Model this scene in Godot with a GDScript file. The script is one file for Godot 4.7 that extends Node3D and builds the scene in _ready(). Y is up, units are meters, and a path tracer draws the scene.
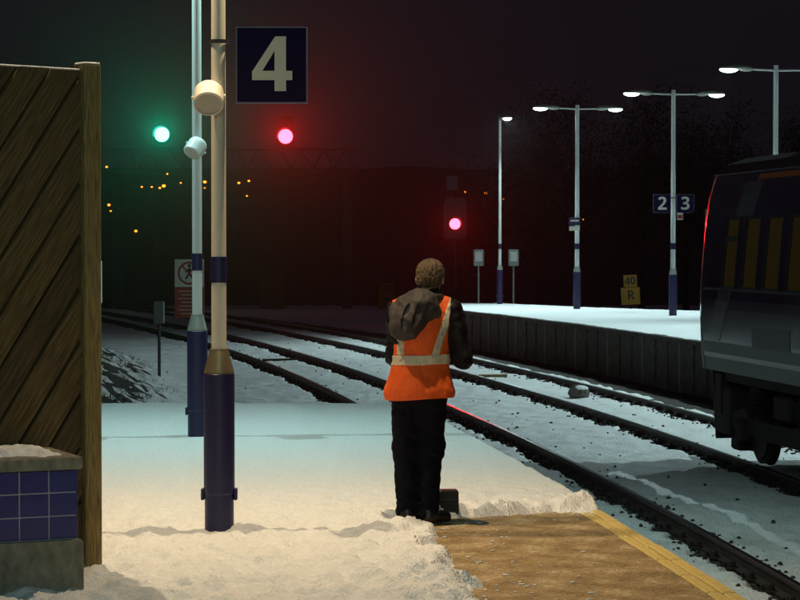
extends Node3D
# Night platform in snow. World: x right, y up (platform level = 0), camera looks along -z. "zf" below means metres ahead of the camera.

var M := {}
var rng := RandomNumberGenerator.new()
var used := {}

# ------------------------------------------------------------------ basics
func L(r: float, g: float, b: float) -> Color:
	return Color(r, g, b).linear_to_srgb()

func fnoise(sd: int, freq: float, oct := 4, kind := FastNoiseLite.TYPE_SIMPLEX_SMOOTH) -> FastNoiseLite:
	var n := FastNoiseLite.new()
	n.seed = sd
	n.frequency = freq
	n.noise_type = kind
	n.fractal_octaves = oct
	return n

func ramp_tex(img: Image, stops: Array) -> ImageTexture:
	# stops: [[position, Color linear], ...]
	var lut := PackedByteArray()
	lut.resize(768)
	for i in 256:
		var t := i / 255.0
		var c: Color = stops[0][1]
		for k in range(stops.size() - 1):
			var a: float = stops[k][0]
			var b: float = stops[k + 1][0]
			if t >= a:
				var f := clampf((t - a) / maxf(b - a, 0.0001), 0.0, 1.0)
				var ca: Color = stops[k][1]
				c = ca.lerp(stops[k + 1][1], f)
		var s := c.linear_to_srgb()
		lut[i * 3] = int(clampf(s.r, 0, 1) * 255.0)
		lut[i * 3 + 1] = int(clampf(s.g, 0, 1) * 255.0)
		lut[i * 3 + 2] = int(clampf(s.b, 0, 1) * 255.0)
	img.convert(Image.FORMAT_L8)
	var src := img.get_data()
	var out := PackedByteArray()
	out.resize(src.size() * 3)
	for i in src.size():
		var v := src[i] * 3
		out[i * 3] = lut[v]
		out[i * 3 + 1] = lut[v + 1]
		out[i * 3 + 2] = lut[v + 2]
	var im := Image.create_from_data(img.get_width(), img.get_height(), false, Image.FORMAT_RGB8, out)
	return ImageTexture.create_from_image(im)

func noise_img(sd: int, freq: float, size := 512, oct := 5, kind := FastNoiseLite.TYPE_SIMPLEX_SMOOTH) -> Image:
	return fnoise(sd, freq, oct, kind).get_seamless_image(size, size)

func mix_img(a: Image, b: Image, w: float) -> Image:
	a.convert(Image.FORMAT_L8)
	b.convert(Image.FORMAT_L8)
	var x := a.get_data()
	var y := b.get_data()
	for i in x.size():
		x[i] = int(clampf(x[i] * (1.0 - w) + y[i] * w, 0.0, 255.0))
	return Image.create_from_data(a.get_width(), a.get_height(), false, Image.FORMAT_L8, x)

func grey_tex(img: Image) -> ImageTexture:
	img.convert(Image.FORMAT_L8)
	return ImageTexture.create_from_image(img)

func mat(key: String, col: Color, rough := 0.8, metal := 0.0) -> StandardMaterial3D:
	var m := StandardMaterial3D.new()
	m.resource_name = key
	m.albedo_color = col
	m.roughness = rough
	m.metallic = metal
	M[key] = m
	return m

func tmat(key: String, tex: Texture2D, scale: Vector3, rough := 0.8, bump: Texture2D = null, bump_cm := 0.2, world := true) -> StandardMaterial3D:
	var m := mat(key, Color.WHITE, rough)
	m.albedo_texture = tex
	m.uv1_triplanar = true
	m.uv1_world_triplanar = world
	m.uv1_scale = scale
	if bump:
		m.heightmap_enabled = true
		m.heightmap_texture = bump
		m.heightmap_scale = bump_cm
	return m

func numbered(n: String) -> String:
	if not used.has(n):
		used[n] = 0
		return n
	used[n] += 1
	return "%s_%03d" % [n, used[n]]

func thing(n: String, label: String, cat: String, at := Vector3.ZERO, turn := 0.0, group := "") -> Node3D:
	var o := Node3D.new()
	o.name = numbered(n)
	add_child(o)
	o.position = at
	o.rotation.y = turn
	o.set_meta("label", label)
	o.set_meta("category", cat)
	if group:
		o.set_meta("group", group)
	return o

func part(n: String, mesh: Mesh, m: Material, parent: Node3D, at := Vector3.ZERO, rot := Vector3.ZERO) -> MeshInstance3D:
	var o := MeshInstance3D.new()
	o.name = n
	o.mesh = mesh
	o.material_override = m
	parent.add_child(o, true)
	o.position = at
	o.rotation = rot
	return o

func struct(n: String, mesh: Mesh, m: Material, kind := "structure") -> MeshInstance3D:
	var o := part(numbered(n), mesh, m, self)
	o.set_meta("kind", kind)
	return o

# ------------------------------------------------------------------ mesh helpers
func new_st() -> SurfaceTool:
	var st := SurfaceTool.new()
	st.begin(Mesh.PRIMITIVE_TRIANGLES)
	return st

func tri(st: SurfaceTool, a: Vector3, b: Vector3, c: Vector3, na: Vector3, nb: Vector3, nc: Vector3) -> void:
	if (c - a).cross(b - a).dot(na + nb + nc) < 0.0:
		var t := b
		b = c
		c = t
		t = nb
		nb = nc
		nc = t
	st.set_normal(na)
	st.add_vertex(a)
	st.set_normal(nb)
	st.add_vertex(b)
	st.set_normal(nc)
	st.add_vertex(c)

func ftri(st: SurfaceTool, a: Vector3, b: Vector3, c: Vector3, out_hint: Vector3) -> void:
	var n := (b - a).cross(c - a).normalized()
	if n.dot(out_hint) < 0.0:
		n = -n
	tri(st, a, b, c, n, n, n)

func quad(st: SurfaceTool, a: Vector3, b: Vector3, c: Vector3, d: Vector3, out_hint: Vector3) -> void:
	ftri(st, a, b, c, out_hint)
	ftri(st, a, c, d, out_hint)

func add_box(st: SurfaceTool, c: Vector3, s: Vector3, bev := 0.0, xf := Transform3D.IDENTITY) -> void:
	var h := s * 0.5
	var b := minf(bev, minf(h.x, minf(h.y, h.z)) * 0.9)
	var cw := xf * c
	var P := func(x: float, y: float, z: float) -> Vector3: return xf * (c + Vector3(x, y, z))
	var hx := h.x
	var hy := h.y
	var hz := h.z
	for s1 in [-1.0, 1.0]:
		var f1: float = s1
		var q := [P.call(f1 * hx, -hy + b, -hz + b), P.call(f1 * hx, hy - b, -hz + b), P.call(f1 * hx, hy - b, hz - b), P.call(f1 * hx, -hy + b, hz - b)]
		quad(st, q[0], q[1], q[2], q[3], (q[0] + q[2]) * 0.5 - cw)
		q = [P.call(-hx + b, f1 * hy, -hz + b), P.call(hx - b, f1 * hy, -hz + b), P.call(hx - b, f1 * hy, hz - b), P.call(-hx + b, f1 * hy, hz - b)]
		quad(st, q[0], q[1], q[2], q[3], (q[0] + q[2]) * 0.5 - cw)
		q = [P.call(-hx + b, -hy + b, f1 * hz), P.call(hx - b, -hy + b, f1 * hz), P.call(hx - b, hy - b, f1 * hz), P.call(-hx + b, hy - b, f1 * hz)]
		quad(st, q[0], q[1], q[2], q[3], (q[0] + q[2]) * 0.5 - cw)
	if b <= 0.0:
		return
	for s1 in [-1.0, 1.0]:
		for s2 in [-1.0, 1.0]:
			var f1: float = s1
			var f2: float = s2
			var q := [P.call(f1 * hx, f2 * (hy - b), -hz + b), P.call(f1 * (hx - b), f2 * hy, -hz + b), P.call(f1 * (hx - b), f2 * hy, hz - b), P.call(f1 * hx, f2 * (hy - b), hz - b)]
			quad(st, q[0], q[1], q[2], q[3], (q[0] + q[2]) * 0.5 - cw)
			q = [P.call(-hx + b, f1 * hy, f2 * (hz - b)), P.call(-hx + b, f1 * (hy - b), f2 * hz), P.call(hx - b, f1 * (hy - b), f2 * hz), P.call(hx - b, f1 * hy, f2 * (hz - b))]
			quad(st, q[0], q[1], q[2], q[3], (q[0] + q[2]) * 0.5 - cw)
			q = [P.call(f1 * hx, -hy + b, f2 * (hz - b)), P.call(f1 * (hx - b), -hy + b, f2 * hz), P.call(f1 * (hx - b), hy - b, f2 * hz), P.call(f1 * hx, hy - b, f2 * (hz - b))]
			quad(st, q[0], q[1], q[2], q[3], (q[0] + q[2]) * 0.5 - cw)
			for s3 in [-1.0, 1.0]:
				var f3: float = s3
				var a3: Vector3 = P.call(f1 * hx, f2 * (hy - b), f3 * (hz - b))
				ftri(st, a3, P.call(f1 * (hx - b), f2 * hy, f3 * (hz - b)), P.call(f1 * (hx - b), f2 * (hy - b), f3 * hz), a3 - cw)

func box(s: Vector3, bev := 0.0, c := Vector3.ZERO) -> ArrayMesh:
	var st := new_st()
	add_box(st, c, s, bev)
	return st.commit()

func add_tube(st: SurfaceTool, a: Vector3, b: Vector3, ra: float, rb: float, n := 14, caps := true) -> void:
	var ax := (b - a).normalized()
	var u := ax.cross(Vector3.RIGHT if absf(ax.x) < 0.8 else Vector3.UP).normalized()
	var v := ax.cross(u)
	for i in n:
		var t0 := TAU * i / n
		var t1 := TAU * (i + 1) / n
		var d0 := u * cos(t0) + v * sin(t0)
		var d1 := u * cos(t1) + v * sin(t1)
		tri(st, a + d0 * ra, a + d1 * ra, b + d1 * rb, d0, d1, d1)
		tri(st, a + d0 * ra, b + d1 * rb, b + d0 * rb, d0, d1, d0)
		if caps:
			if ra > 0.0:
				ftri(st, a, a + d0 * ra, a + d1 * ra, -ax)
			if rb > 0.0:
				ftri(st, b, b + d0 * rb, b + d1 * rb, ax)

func tube(a: Vector3, b: Vector3, ra: float, rb: float, n := 14) -> ArrayMesh:
	var st := new_st()
	add_tube(st, a, b, ra, rb, n)
	return st.commit()

func add_lathe(st: SurfaceTool, prof: Array, n := 24, xf := Transform3D.IDENTITY) -> void:
	# prof: Vector2(radius, height) upwards; sharp edges between segments
	for k in range(prof.size() - 1):
		var p: Vector2 = prof[k]
		var q: Vector2 = prof[k + 1]
		var e := (q - p).normalized()
		var nn := Vector2(e.y, -e.x)
		for i in n:
			var t0 := TAU * i / n
			var t1 := TAU * (i + 1) / n
			var c0 := Vector3(cos(t0), 0, sin(t0))
			var c1 := Vector3(cos(t1), 0, sin(t1))
			var up := Vector3.UP
			var n0 := (xf.basis * (c0 * nn.x + up * nn.y)).normalized()
			var n1 := (xf.basis * (c1 * nn.x + up * nn.y)).normalized()
			var a := xf * (c0 * p.x + up * p.y)
			var b := xf * (c1 * p.x + up * p.y)
			var c := xf * (c1 * q.x + up * q.y)
			var d := xf * (c0 * q.x + up * q.y)
			if p.x > 0.00001:
				tri(st, a, b, c, n0, n1, n1)
			if q.x > 0.00001:
				tri(st, a, c, d, n0, n1, n0)

func lathe(prof: Array, n := 24) -> ArrayMesh:
	var st := new_st()
	add_lathe(st, prof, n)
	return st.commit()

func add_ellipsoid(st: SurfaceTool, c: Vector3, r: Vector3, lat0 := -90.0, lat1 := 90.0, n := 20, m := 10) -> void:
	for j in m:
		var p0 := deg_to_rad(lerpf(lat0, lat1, float(j) / m))
		var p1 := deg_to_rad(lerpf(lat0, lat1, float(j + 1) / m))
		for i in n:
			var t0 := TAU * i / n
			var t1 := TAU * (i + 1) / n
			var u := [Vector3(cos(p0) * cos(t0), sin(p0), cos(p0) * sin(t0)), Vector3(cos(p0) * cos(t1), sin(p0), cos(p0) * sin(t1)), Vector3(cos(p1) * cos(t1), sin(p1), cos(p1) * sin(t1)), Vector3(cos(p1) * cos(t0), sin(p1), cos(p1) * sin(t0))]
			var N := func(x: Vector3) -> Vector3: return Vector3(x.x / r.x, x.y / r.y, x.z / r.z).normalized()
			if cos(p0) > 0.001:
				tri(st, c + u[0] * r, c + u[1] * r, c + u[2] * r, N.call(u[0]), N.call(u[1]), N.call(u[2]))
			if cos(p1) > 0.001:
				tri(st, c + u[0] * r, c + u[2] * r, c + u[3] * r, N.call(u[0]), N.call(u[2]), N.call(u[3]))

func prism(poly: PackedVector2Array, z0: float, z1: float) -> ArrayMesh:
	# polygon in xy, extruded from z0 to z1
	var st := new_st()
	add_prism(st, poly, z0, z1)
	return st.commit()

func add_prism(st: SurfaceTool, poly: PackedVector2Array, z0: float, z1: float, xf := Transform3D.IDENTITY) -> void:
	var idx := Geometry2D.triangulate_polygon(poly)
	var fz := xf.basis.z
	for k in range(0, idx.size(), 3):
		var a := poly[idx[k]]
		var b := poly[idx[k + 1]]
		var c := poly[idx[k + 2]]
		ftri(st, xf * Vector3(a.x, a.y, z1), xf * Vector3(b.x, b.y, z1), xf * Vector3(c.x, c.y, z1), fz * signf(z1 - z0))
		ftri(st, xf * Vector3(a.x, a.y, z0), xf * Vector3(b.x, b.y, z0), xf * Vector3(c.x, c.y, z0), -fz * signf(z1 - z0))
	var cw := Geometry2D.is_polygon_clockwise(poly)
	for i in poly.size():
		var a := poly[i]
		var b := poly[(i + 1) % poly.size()]
		var e := b - a
		var n2 := Vector2(e.y, -e.x) * (-1.0 if cw else 1.0)
		quad(st, xf * Vector3(a.x, a.y, z0), xf * Vector3(b.x, b.y, z0), xf * Vector3(b.x, b.y, z1), xf * Vector3(a.x, a.y, z1), xf.basis * Vector3(n2.x, n2.y, 0))

func sweep(path: Array, prof: Array, closed := true) -> ArrayMesh:
	# prof: Vector2(lateral, up), path: points; flat shaded across the profile
	var st := new_st()
	var rings := []
	for i in path.size():
		var p: Vector3 = path[i]
		var t: Vector3 = (path[mini(i + 1, path.size() - 1)] - path[maxi(i - 1, 0)]).normalized()
		var side := t.cross(Vector3.UP).normalized()
		var ring := []
		for q in prof:
			ring.append(p + side * q.x + Vector3.UP * q.y)
		rings.append([ring, p])
	var m := prof.size()
	var cx := Vector2.ZERO
	for q in prof:
		cx += q / m
	for i in range(path.size() - 1):
		var r0: Array = rings[i][0]
		var r1: Array = rings[i + 1][0]
		var side: Vector3 = (path[i + 1] - path[i]).normalized().cross(Vector3.UP).normalized()
		for k in (m if closed else m - 1):
			var k2 := (k + 1) % m
			var e: Vector2 = prof[k2] - prof[k]
			var nn := Vector2(e.y, -e.x)
			var h := side * nn.x + Vector3.UP * nn.y
			quad(st, r0[k], r0[k2], r1[k2], r1[k], h)
	if closed:
		for e in [0, path.size() - 1]:
			var r: Array = rings[e][0]
			var dir: Vector3 = (path[0] - path[1]) if e == 0 else (path[-1] - path[-2])
			var pl := PackedVector2Array(prof)
			var idx := Geometry2D.triangulate_polygon(pl)
			for k in range(0, idx.size(), 3):
				ftri(st, r[idx[k]], r[idx[k + 1]], r[idx[k + 2]], dir)
	return st.commit()

func grid_mesh(nu: int, nv: int, f: Callable) -> ArrayMesh:
	# f(i, j) -> Vector3; normals face up
	var v := PackedVector3Array()
	v.resize(nu * nv)
	for j in nv:
		for i in nu:
			v[j * nu + i] = f.call(i, j)
	var n := PackedVector3Array()
	n.resize(nu * nv)
	for j in nv:
		for i in nu:
			var a := v[j * nu + mini(i + 1, nu - 1)] - v[j * nu + maxi(i - 1, 0)]
			var b := v[mini(j + 1, nv - 1) * nu + i] - v[maxi(j - 1, 0) * nu + i]
			var c := a.cross(b).normalized()
			n[j * nu + i] = c if c.y >= 0.0 else -c
	var idx := PackedInt32Array()
	idx.resize((nu - 1) * (nv - 1) * 6)
	var k := 0
	var flip := (v[1] - v[0]).cross(v[nu] - v[0]).y > 0.0
	for j in nv - 1:
		for i in nu - 1:
			var a := j * nu + i
			var q := [a, a + 1, a + nu + 1, a, a + nu + 1, a + nu]
			if flip:
				q = [a, a + nu + 1, a + 1, a, a + nu, a + nu + 1]
			for t in 6:
				idx[k + t] = q[t]
			k += 6
	var arr := []
	arr.resize(Mesh.ARRAY_MAX)
	arr[Mesh.ARRAY_VERTEX] = v
	arr[Mesh.ARRAY_NORMAL] = n
	arr[Mesh.ARRAY_INDEX] = idx
	var m := ArrayMesh.new()
	m.add_surface_from_arrays(Mesh.PRIMITIVE_TRIANGLES, arr)
	return m

# ------------------------------------------------------------------ surface nets
func surf(field: Callable, lo: Vector3, hi: Vector3, cell: float) -> ArrayMesh:
	var nx := int(ceil((hi.x - lo.x) / cell / 4.0)) * 4
	var ny := int(ceil((hi.y - lo.y) / cell / 4.0)) * 4
	var nz := int(ceil((hi.z - lo.z) / cell / 4.0)) * 4
	var sx := 1
	var sy := nx + 1
	var sz := (nx + 1) * (ny + 1)
	var val := PackedFloat32Array()
	val.resize(sz * (nz + 1))
	val.fill(1.0)
	var reach := cell * 4.0 * 1.6
	for bz in range(0, nz + 1, 4):
		for by in range(0, ny + 1, 4):
			for bx in range(0, nx + 1, 4):
				var d0: float = field.call(lo + Vector3(bx + 1.5, by + 1.5, bz + 1.5) * cell)
				var near := absf(d0) < reach
				for z in range(bz, mini(bz + 4, nz + 1)):
					for y in range(by, mini(by + 4, ny + 1)):
						for x in range(bx, mini(bx + 4, nx + 1)):
							val[x + y * sy + z * sz] = field.call(lo + Vector3(x, y, z) * cell) if near else d0
	var vid := PackedInt32Array()
	vid.resize(val.size())
	vid.fill(-1)
	var verts := PackedVector3Array()
	var off := [0, sx, sy, sx + sy, sz, sz + sx, sz + sy, sz + sx + sy]
	var corner := [Vector3(0, 0, 0), Vector3(1, 0, 0), Vector3(0, 1, 0), Vector3(1, 1, 0), Vector3(0, 0, 1), Vector3(1, 0, 1), Vector3(0, 1, 1), Vector3(1, 1, 1)]
	var edges := [[0, 1], [2, 3], [4, 5], [6, 7], [0, 2], [1, 3], [4, 6], [5, 7], [0, 4], [1, 5], [2, 6], [3, 7]]
	for z in nz:
		for y in ny:
			for x in nx:
				var at := x + y * sy + z * sz
				var inside := 0
				for k in 8:
					if val[at + off[k]] < 0.0:
						inside += 1
				if inside == 0 or inside == 8:
					continue
				var sum := Vector3.ZERO
				var cnt := 0
				for e in edges:
					var va := val[at + off[e[0]]]
					var vb := val[at + off[e[1]]]
					if (va < 0.0) != (vb < 0.0):
						var t := va / (va - vb)
						var ca: Vector3 = corner[e[0]]
						sum += ca.lerp(corner[e[1]], t)
						cnt += 1
				vid[at] = verts.size()
				verts.append(lo + (Vector3(x, y, z) + sum / cnt) * cell)
	var idx := PackedInt32Array()
	for z in range(1, nz):
		for y in range(1, ny):
			for x in range(1, nx):
				var at := x + y * sy + z * sz
				var v0 := val[at] < 0.0
				for ax in 3:
					var s: int = [sx, sy, sz][ax]
					if v0 == (val[at + s] < 0.0):
						continue
					var u: int = [sy, sz, sx][ax]
					var w: int = [sz, sx, sy][ax]
					var a := vid[at]
					var b := vid[at - u]
					var c := vid[at - u - w]
					var d := vid[at - w]
					if a < 0 or b < 0 or c < 0 or d < 0:
						continue
					if v0:
						idx.append_array([a, c, b, a, d, c])
					else:
						idx.append_array([a, b, c, a, c, d])
	var nrm := PackedVector3Array()
	nrm.resize(verts.size())
	for k in range(0, idx.size(), 3):
		var fn := (verts[idx[k + 2]] - verts[idx[k]]).cross(verts[idx[k + 1]] - verts[idx[k]])
		for t in 3:
			nrm[idx[k + t]] += fn
	for k in nrm.size():
		nrm[k] = nrm[k].normalized()
	var arr := []
	arr.resize(Mesh.ARRAY_MAX)
	arr[Mesh.ARRAY_VERTEX] = verts
	arr[Mesh.ARRAY_NORMAL] = nrm
	arr[Mesh.ARRAY_INDEX] = idx
	var m := ArrayMesh.new()
	m.add_surface_from_arrays(Mesh.PRIMITIVE_TRIANGLES, arr)
	return m

func cap(p: Vector3, a: Vector3, b: Vector3, ra: float, rb: float) -> float:
	var ab := b - a
	var t := clampf((p - a).dot(ab) / ab.length_squared(), 0.0, 1.0)
	return (p - a - ab * t).length() - lerpf(ra, rb, t)

func smin(a: float, b: float, k: float) -> float:
	var h := maxf(k - absf(a - b), 0.0) / k
	return minf(a, b) - h * h * k * 0.25

func ell(p: Vector3, c: Vector3, r: Vector3) -> float:
	var q := (p - c) / r
	var k := q.length()
	if k < 0.0001:
		return -minf(r.x, minf(r.y, r.z))
	return k * (k - 1.0) / (q / r).length()

func text_mesh(s: String, size_m: float, depth: float, bold := true) -> TextMesh:
	var t := TextMesh.new()
	var f := SystemFont.new()
	f.font_names = PackedStringArray(["Droid Sans"])
	f.font_weight = 700 if bold else 400
	t.font = f
	t.text = s
	t.font_size = 64
	t.pixel_size = size_m / 46.0
	t.depth = depth
	t.curve_step = 1.0
	return t

# ------------------------------------------------------------------ the lie of the land
func rail_a(z: float) -> float:
	return 4.195 - 0.028 * z - 0.001645 * z * z

func rail_slope(z: float) -> float:
	return -0.028 - 0.00329 * z

func track_x(z: float, off: float) -> float:
	var s := rail_slope(z)
	return rail_a(z) + off * sqrt(1.0 + s * s)

func edge_x(z: float) -> float:
	return 2.676 - 0.0622 * z - 0.00163 * z * z

func island_x(z: float) -> float:
	return 8.23 + 0.031 * z - 0.00217 * z * z

func island_w(z: float) -> float:
	if z > 65.0:
		return lerpf(4.3, 3.3, (z - 65.0) / 5.0)
	if z > 61.0:
		return lerpf(6.4, 4.3, (z - 61.0) / 4.0)
	return lerpf(7.4, 6.4, clampf((z - 40.0) / 21.0, 0.0, 1.0))

const RAILS := [-1.505, 0.0, 2.2, 3.705]
var n_big: FastNoiseLite
var n_mid: FastNoiseLite
var n_fine: FastNoiseLite

func bank(x: float, z: float) -> float:
	# the rough bank beyond the platform end on the left
	var right := -1.9 - (z - 26.0) * 0.13
	var a := smoothstep(right + 0.6, right - 2.4, x)
	var b := smoothstep(24.0, 29.0, z) * smoothstep(62.0, 40.0, z)
	return a * b

func ballast_y(x: float, z: float) -> float:
	return -1.085 + 0.02 * n_fine.get_noise_2d(x, z) + 0.03 * n_mid.get_noise_2d(x * 0.5, z * 0.5) + bank(x, z) * (1.02 + 0.16 * n_mid.get_noise_2d(x + 50.0, z)) - smoothstep(95.0, 130.0, z) * 0.15

func snow_y(x: float, z: float) -> float:
	var th := 0.062 + 0.04 * n_mid.get_noise_2d(x, z) + 0.045 * n_big.get_noise_2d(x, z)
	th += 0.010 * n_fine.get_noise_2d(x * 0.7, z * 0.7)
	var ragged := 0.11 * n_mid.get_noise_2d(x * 1.7, z * 0.9 + 90.0) + 0.05 * n_fine.get_noise_2d(x * 0.8, z * 0.4)
	for k in 4:
		var off: float = RAILS[k]
		var d := x - track_x(z, off)
		var w: float = [0.17, 0.16, 0.11, 0.14][k]
		if k < 2 and z > 32.0:
			w += 0.06
		th -= 0.14 * smoothstep(w, 0.03, absf(d + (0.05 if k != 3 else -0.12)) + ragged)
	# bare, sheltered strip below the island platform wall
	var di := island_x(z) - x
	if di > -0.5 and di < 2.2:
		th -= 0.13 * smoothstep(1.35, 0.75, di + ragged * 1.5)
	var bk := bank(x, z)
	if bk > 0.0:
		th = lerpf(th, -0.055 + 0.11 * n_fine.get_noise_2d(x * 0.5, z * 0.22) + 0.09 * n_mid.get_noise_2d(x * 0.9, z * 0.5), bk)
	return -1.085 + th + bk * (1.02 + 0.16 * n_mid.get_noise_2d(x + 50.0, z))

func build_materials() -> void:
	var n1 := noise_img(11, 0.012)
	var n2 := noise_img(12, 0.05)
	var n3 := noise_img(13, 0.15, 512, 3)
	var cellimg := noise_img(14, 0.06, 512, 2, FastNoiseLite.TYPE_CELLULAR)
	var b_fine := grey_tex(n3.duplicate())
	var b_mid := grey_tex(n2.duplicate())
	var b_cell := grey_tex(cellimg.duplicate())
	tmat("snow", ramp_tex(n2.duplicate(), [[0.0, Color(0.70, 0.71, 0.72)], [0.5, Color(0.80, 0.80, 0.81)], [1.0, Color(0.86, 0.86, 0.86)]]), Vector3.ONE * 0.8, 0.85, b_fine, 0.9)
	tmat("track_snow", ramp_tex(n2.duplicate(), [[0.0, Color(0.60, 0.60, 0.59)], [0.4, Color(0.74, 0.74, 0.74)], [1.0, Color(0.84, 0.84, 0.84)]]), Vector3.ONE * 0.45, 0.85, b_fine, 1.6)
	tmat("ballast", ramp_tex(cellimg.duplicate(), [[0.0, Color(0.012, 0.011, 0.010)], [0.45, Color(0.05, 0.045, 0.04)], [1.0, Color(0.12, 0.11, 0.10)]]), Vector3.ONE * 1.4, 0.9, b_cell, 4.0)
	tmat("grit_paving", ramp_tex(mix_img(mix_img(n3.duplicate(), n2.duplicate(), 0.45), noise_img(15, 0.008, 512, 4), 0.35), [[0.2, Color(0.13, 0.085, 0.034)], [0.42, Color(0.27, 0.18, 0.075)], [0.58, Color(0.38, 0.27, 0.13)], [0.72, Color(0.60, 0.49, 0.32)], [1.0, Color(0.72, 0.64, 0.50)]]), Vector3.ONE * 0.75, 0.75, b_fine, 0.7)
	tmat("yellow_paint", ramp_tex(n2.duplicate(), [[0.0, Color(0.34, 0.25, 0.10)], [0.38, Color(0.64, 0.47, 0.14)], [0.7, Color(0.78, 0.60, 0.20)], [1.0, Color(0.80, 0.68, 0.36)]]), Vector3.ONE * 2.2, 0.7, b_fine, 0.4)
	tmat("concrete", ramp_tex(n1.duplicate(), [[0.0, Color(0.10, 0.09, 0.065)], [0.5, Color(0.22, 0.20, 0.15)], [1.0, Color(0.34, 0.31, 0.24)]]), Vector3(2.4, 1.0, 2.4), 0.9, b_fine, 0.3)
	tmat("dark_concrete", ramp_tex(n1.duplicate(), [[0.0, Color(0.035, 0.033, 0.03)], [0.5, Color(0.085, 0.08, 0.07)], [1.0, Color(0.17, 0.16, 0.14)]]), Vector3(1.6, 0.5, 1.6), 0.9, b_mid, 1.2)
	tmat("blue_tile", ramp_tex(n1.duplicate(), [[0.0, Color(0.022, 0.026, 0.13)], [1.0, Color(0.04, 0.045, 0.21)]]), Vector3.ONE * 1.5, 0.28)
	mat("grout", L(0.42, 0.42, 0.46), 0.95)
	var grain := fnoise(21, 0.02, 5).get_seamless_image(512, 512)
	var wood_a := ramp_tex(grain.duplicate(), [[0.0, Color(0.045, 0.027, 0.008)], [0.45, Color(0.10, 0.062, 0.019)], [0.7, Color(0.14, 0.09, 0.029)], [1.0, Color(0.19, 0.125, 0.045)]])
	var wood_b := ramp_tex(grain.duplicate(), [[0.0, Color(0.03, 0.018, 0.006)], [0.5, Color(0.065, 0.040, 0.013)], [1.0, Color(0.12, 0.077, 0.026)]])
	var wood_c := ramp_tex(grain.duplicate(), [[0.0, Color(0.06, 0.037, 0.011)], [0.5, Color(0.14, 0.09, 0.027)], [1.0, Color(0.24, 0.16, 0.056)]])
	var b_grain := grey_tex(grain.duplicate())
	tmat("board_a", wood_a, Vector3(5.0, 0.35, 5.0), 0.8, b_grain, 0.12, false)
	tmat("board_b", wood_b, Vector3(4.4, 0.3, 4.4), 0.8, b_grain, 0.12, false)
	tmat("board_c", wood_c, Vector3(5.5, 0.4, 5.5), 0.8, b_grain, 0.12, false)
	tmat("timber_post", ramp_tex(grain.duplicate(), [[0.0, Color(0.10, 0.066, 0.02)], [0.5, Color(0.25, 0.17, 0.055)], [1.0, Color(0.38, 0.27, 0.10)]]), Vector3(7.0, 0.5, 7.0), 0.75, b_grain, 0.3, false)
	mat("pole_cream", L(0.62, 0.58, 0.48), 0.45)
	mat("pole_pale", L(0.66, 0.70, 0.68), 0.4)
	mat("navy", L(0.010, 0.009, 0.062), 0.42)
	mat("bronze_cone", L(0.26, 0.21, 0.12), 0.45, 0.6)
	mat("grey_cone", L(0.30, 0.33, 0.29), 0.5, 0.4)
	mat("speaker_cream", L(0.66, 0.62, 0.52), 0.5)
	mat("speaker_mesh", L(0.44, 0.41, 0.34), 0.8)
	mat("galvanised", L(0.42, 0.45, 0.43), 0.5, 0.5)
	mat("gantry_steel", L(0.09, 0.10, 0.10), 0.7)
	mat("dark_metal", L(0.03, 0.03, 0.032), 0.5, 0.3)
	mat("lamp_shell", L(0.33, 0.34, 0.28), 0.5)
	mat("sign_navy", L(0.010, 0.008, 0.040), 0.9).metallic_specular = 0.15
	mat("sign_white", L(0.62, 0.60, 0.52), 0.6)
	mat("sign_edge", L(0.12, 0.10, 0.18), 0.5)
	mat("sign_red", L(0.28, 0.03, 0.02), 0.6)
	mat("print_pale", L(0.45, 0.30, 0.24), 0.6)
	mat("print_black", L(0.02, 0.02, 0.02), 0.6)
	mat("sign_yellow", L(0.42, 0.22, 0.015), 0.6)
	mat("cabinet", L(0.16, 0.10, 0.07), 0.7)
	mat("box_grey", L(0.15, 0.17, 0.16), 0.6)
	var rail_tex := ramp_tex(n2.duplicate(), [[0.0, Color(0.010, 0.007, 0.006)], [0.6, Color(0.035, 0.022, 0.016)], [1.0, Color(0.07, 0.04, 0.025)]])
	tmat("rail_rust", rail_tex, Vector3.ONE * 2.0, 0.6, b_fine, 0.2)
	mat("rail_top", L(0.16, 0.16, 0.17), 0.33, 1.0)
	tmat("sleeper", ramp_tex(n2.duplicate(), [[0.0, Color(0.02, 0.016, 0.012)], [1.0, Color(0.08, 0.065, 0.05)]]), Vector3.ONE * 2.0, 0.9, b_mid, 0.5)
	mat("chair_iron", L(0.025, 0.02, 0.018), 0.6, 0.3)
	tmat("stone", ramp_tex(n2.duplicate(), [[0.0, Color(0.04, 0.035, 0.03)], [1.0, Color(0.20, 0.18, 0.15)]]), Vector3.ONE * 3.0, 0.9, b_mid, 1.0)
	var g := mat("dead_grass", L(0.04, 0.037, 0.022), 0.9)
	g.vertex_color_use_as_albedo = false
	mat("bark", L(0.03, 0.026, 0.022), 0.9)
	mat("leaf", L(0.018, 0.022, 0.014), 0.9)
	# train
	var tp := mat("train_purple", L(0.020, 0.012, 0.045), 0.22)
	tp.clearcoat_enabled = true
	tp.clearcoat = 0.8
	tp.clearcoat_roughness = 0.06
	var tl := mat("train_lilac", L(0.10, 0.10, 0.14), 0.25)
	tl.clearcoat_enabled = true
	tl.clearcoat = 0.8
	tl.clearcoat_roughness = 0.06
	mat("train_grey", L(0.10, 0.10, 0.10), 0.4)
	mat("train_roof", L(0.045, 0.04, 0.04), 0.6)
	mat("train_red", L(0.20, 0.012, 0.012), 0.3)
	mat("train_orange", L(0.45, 0.13, 0.02), 0.4)
	tmat("train_under", ramp_tex(n2.duplicate(), [[0.0, Color(0.008, 0.007, 0.006)], [1.0, Color(0.04, 0.035, 0.03)]]), Vector3.ONE * 2.0, 0.8, b_mid, 0.3)
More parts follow.
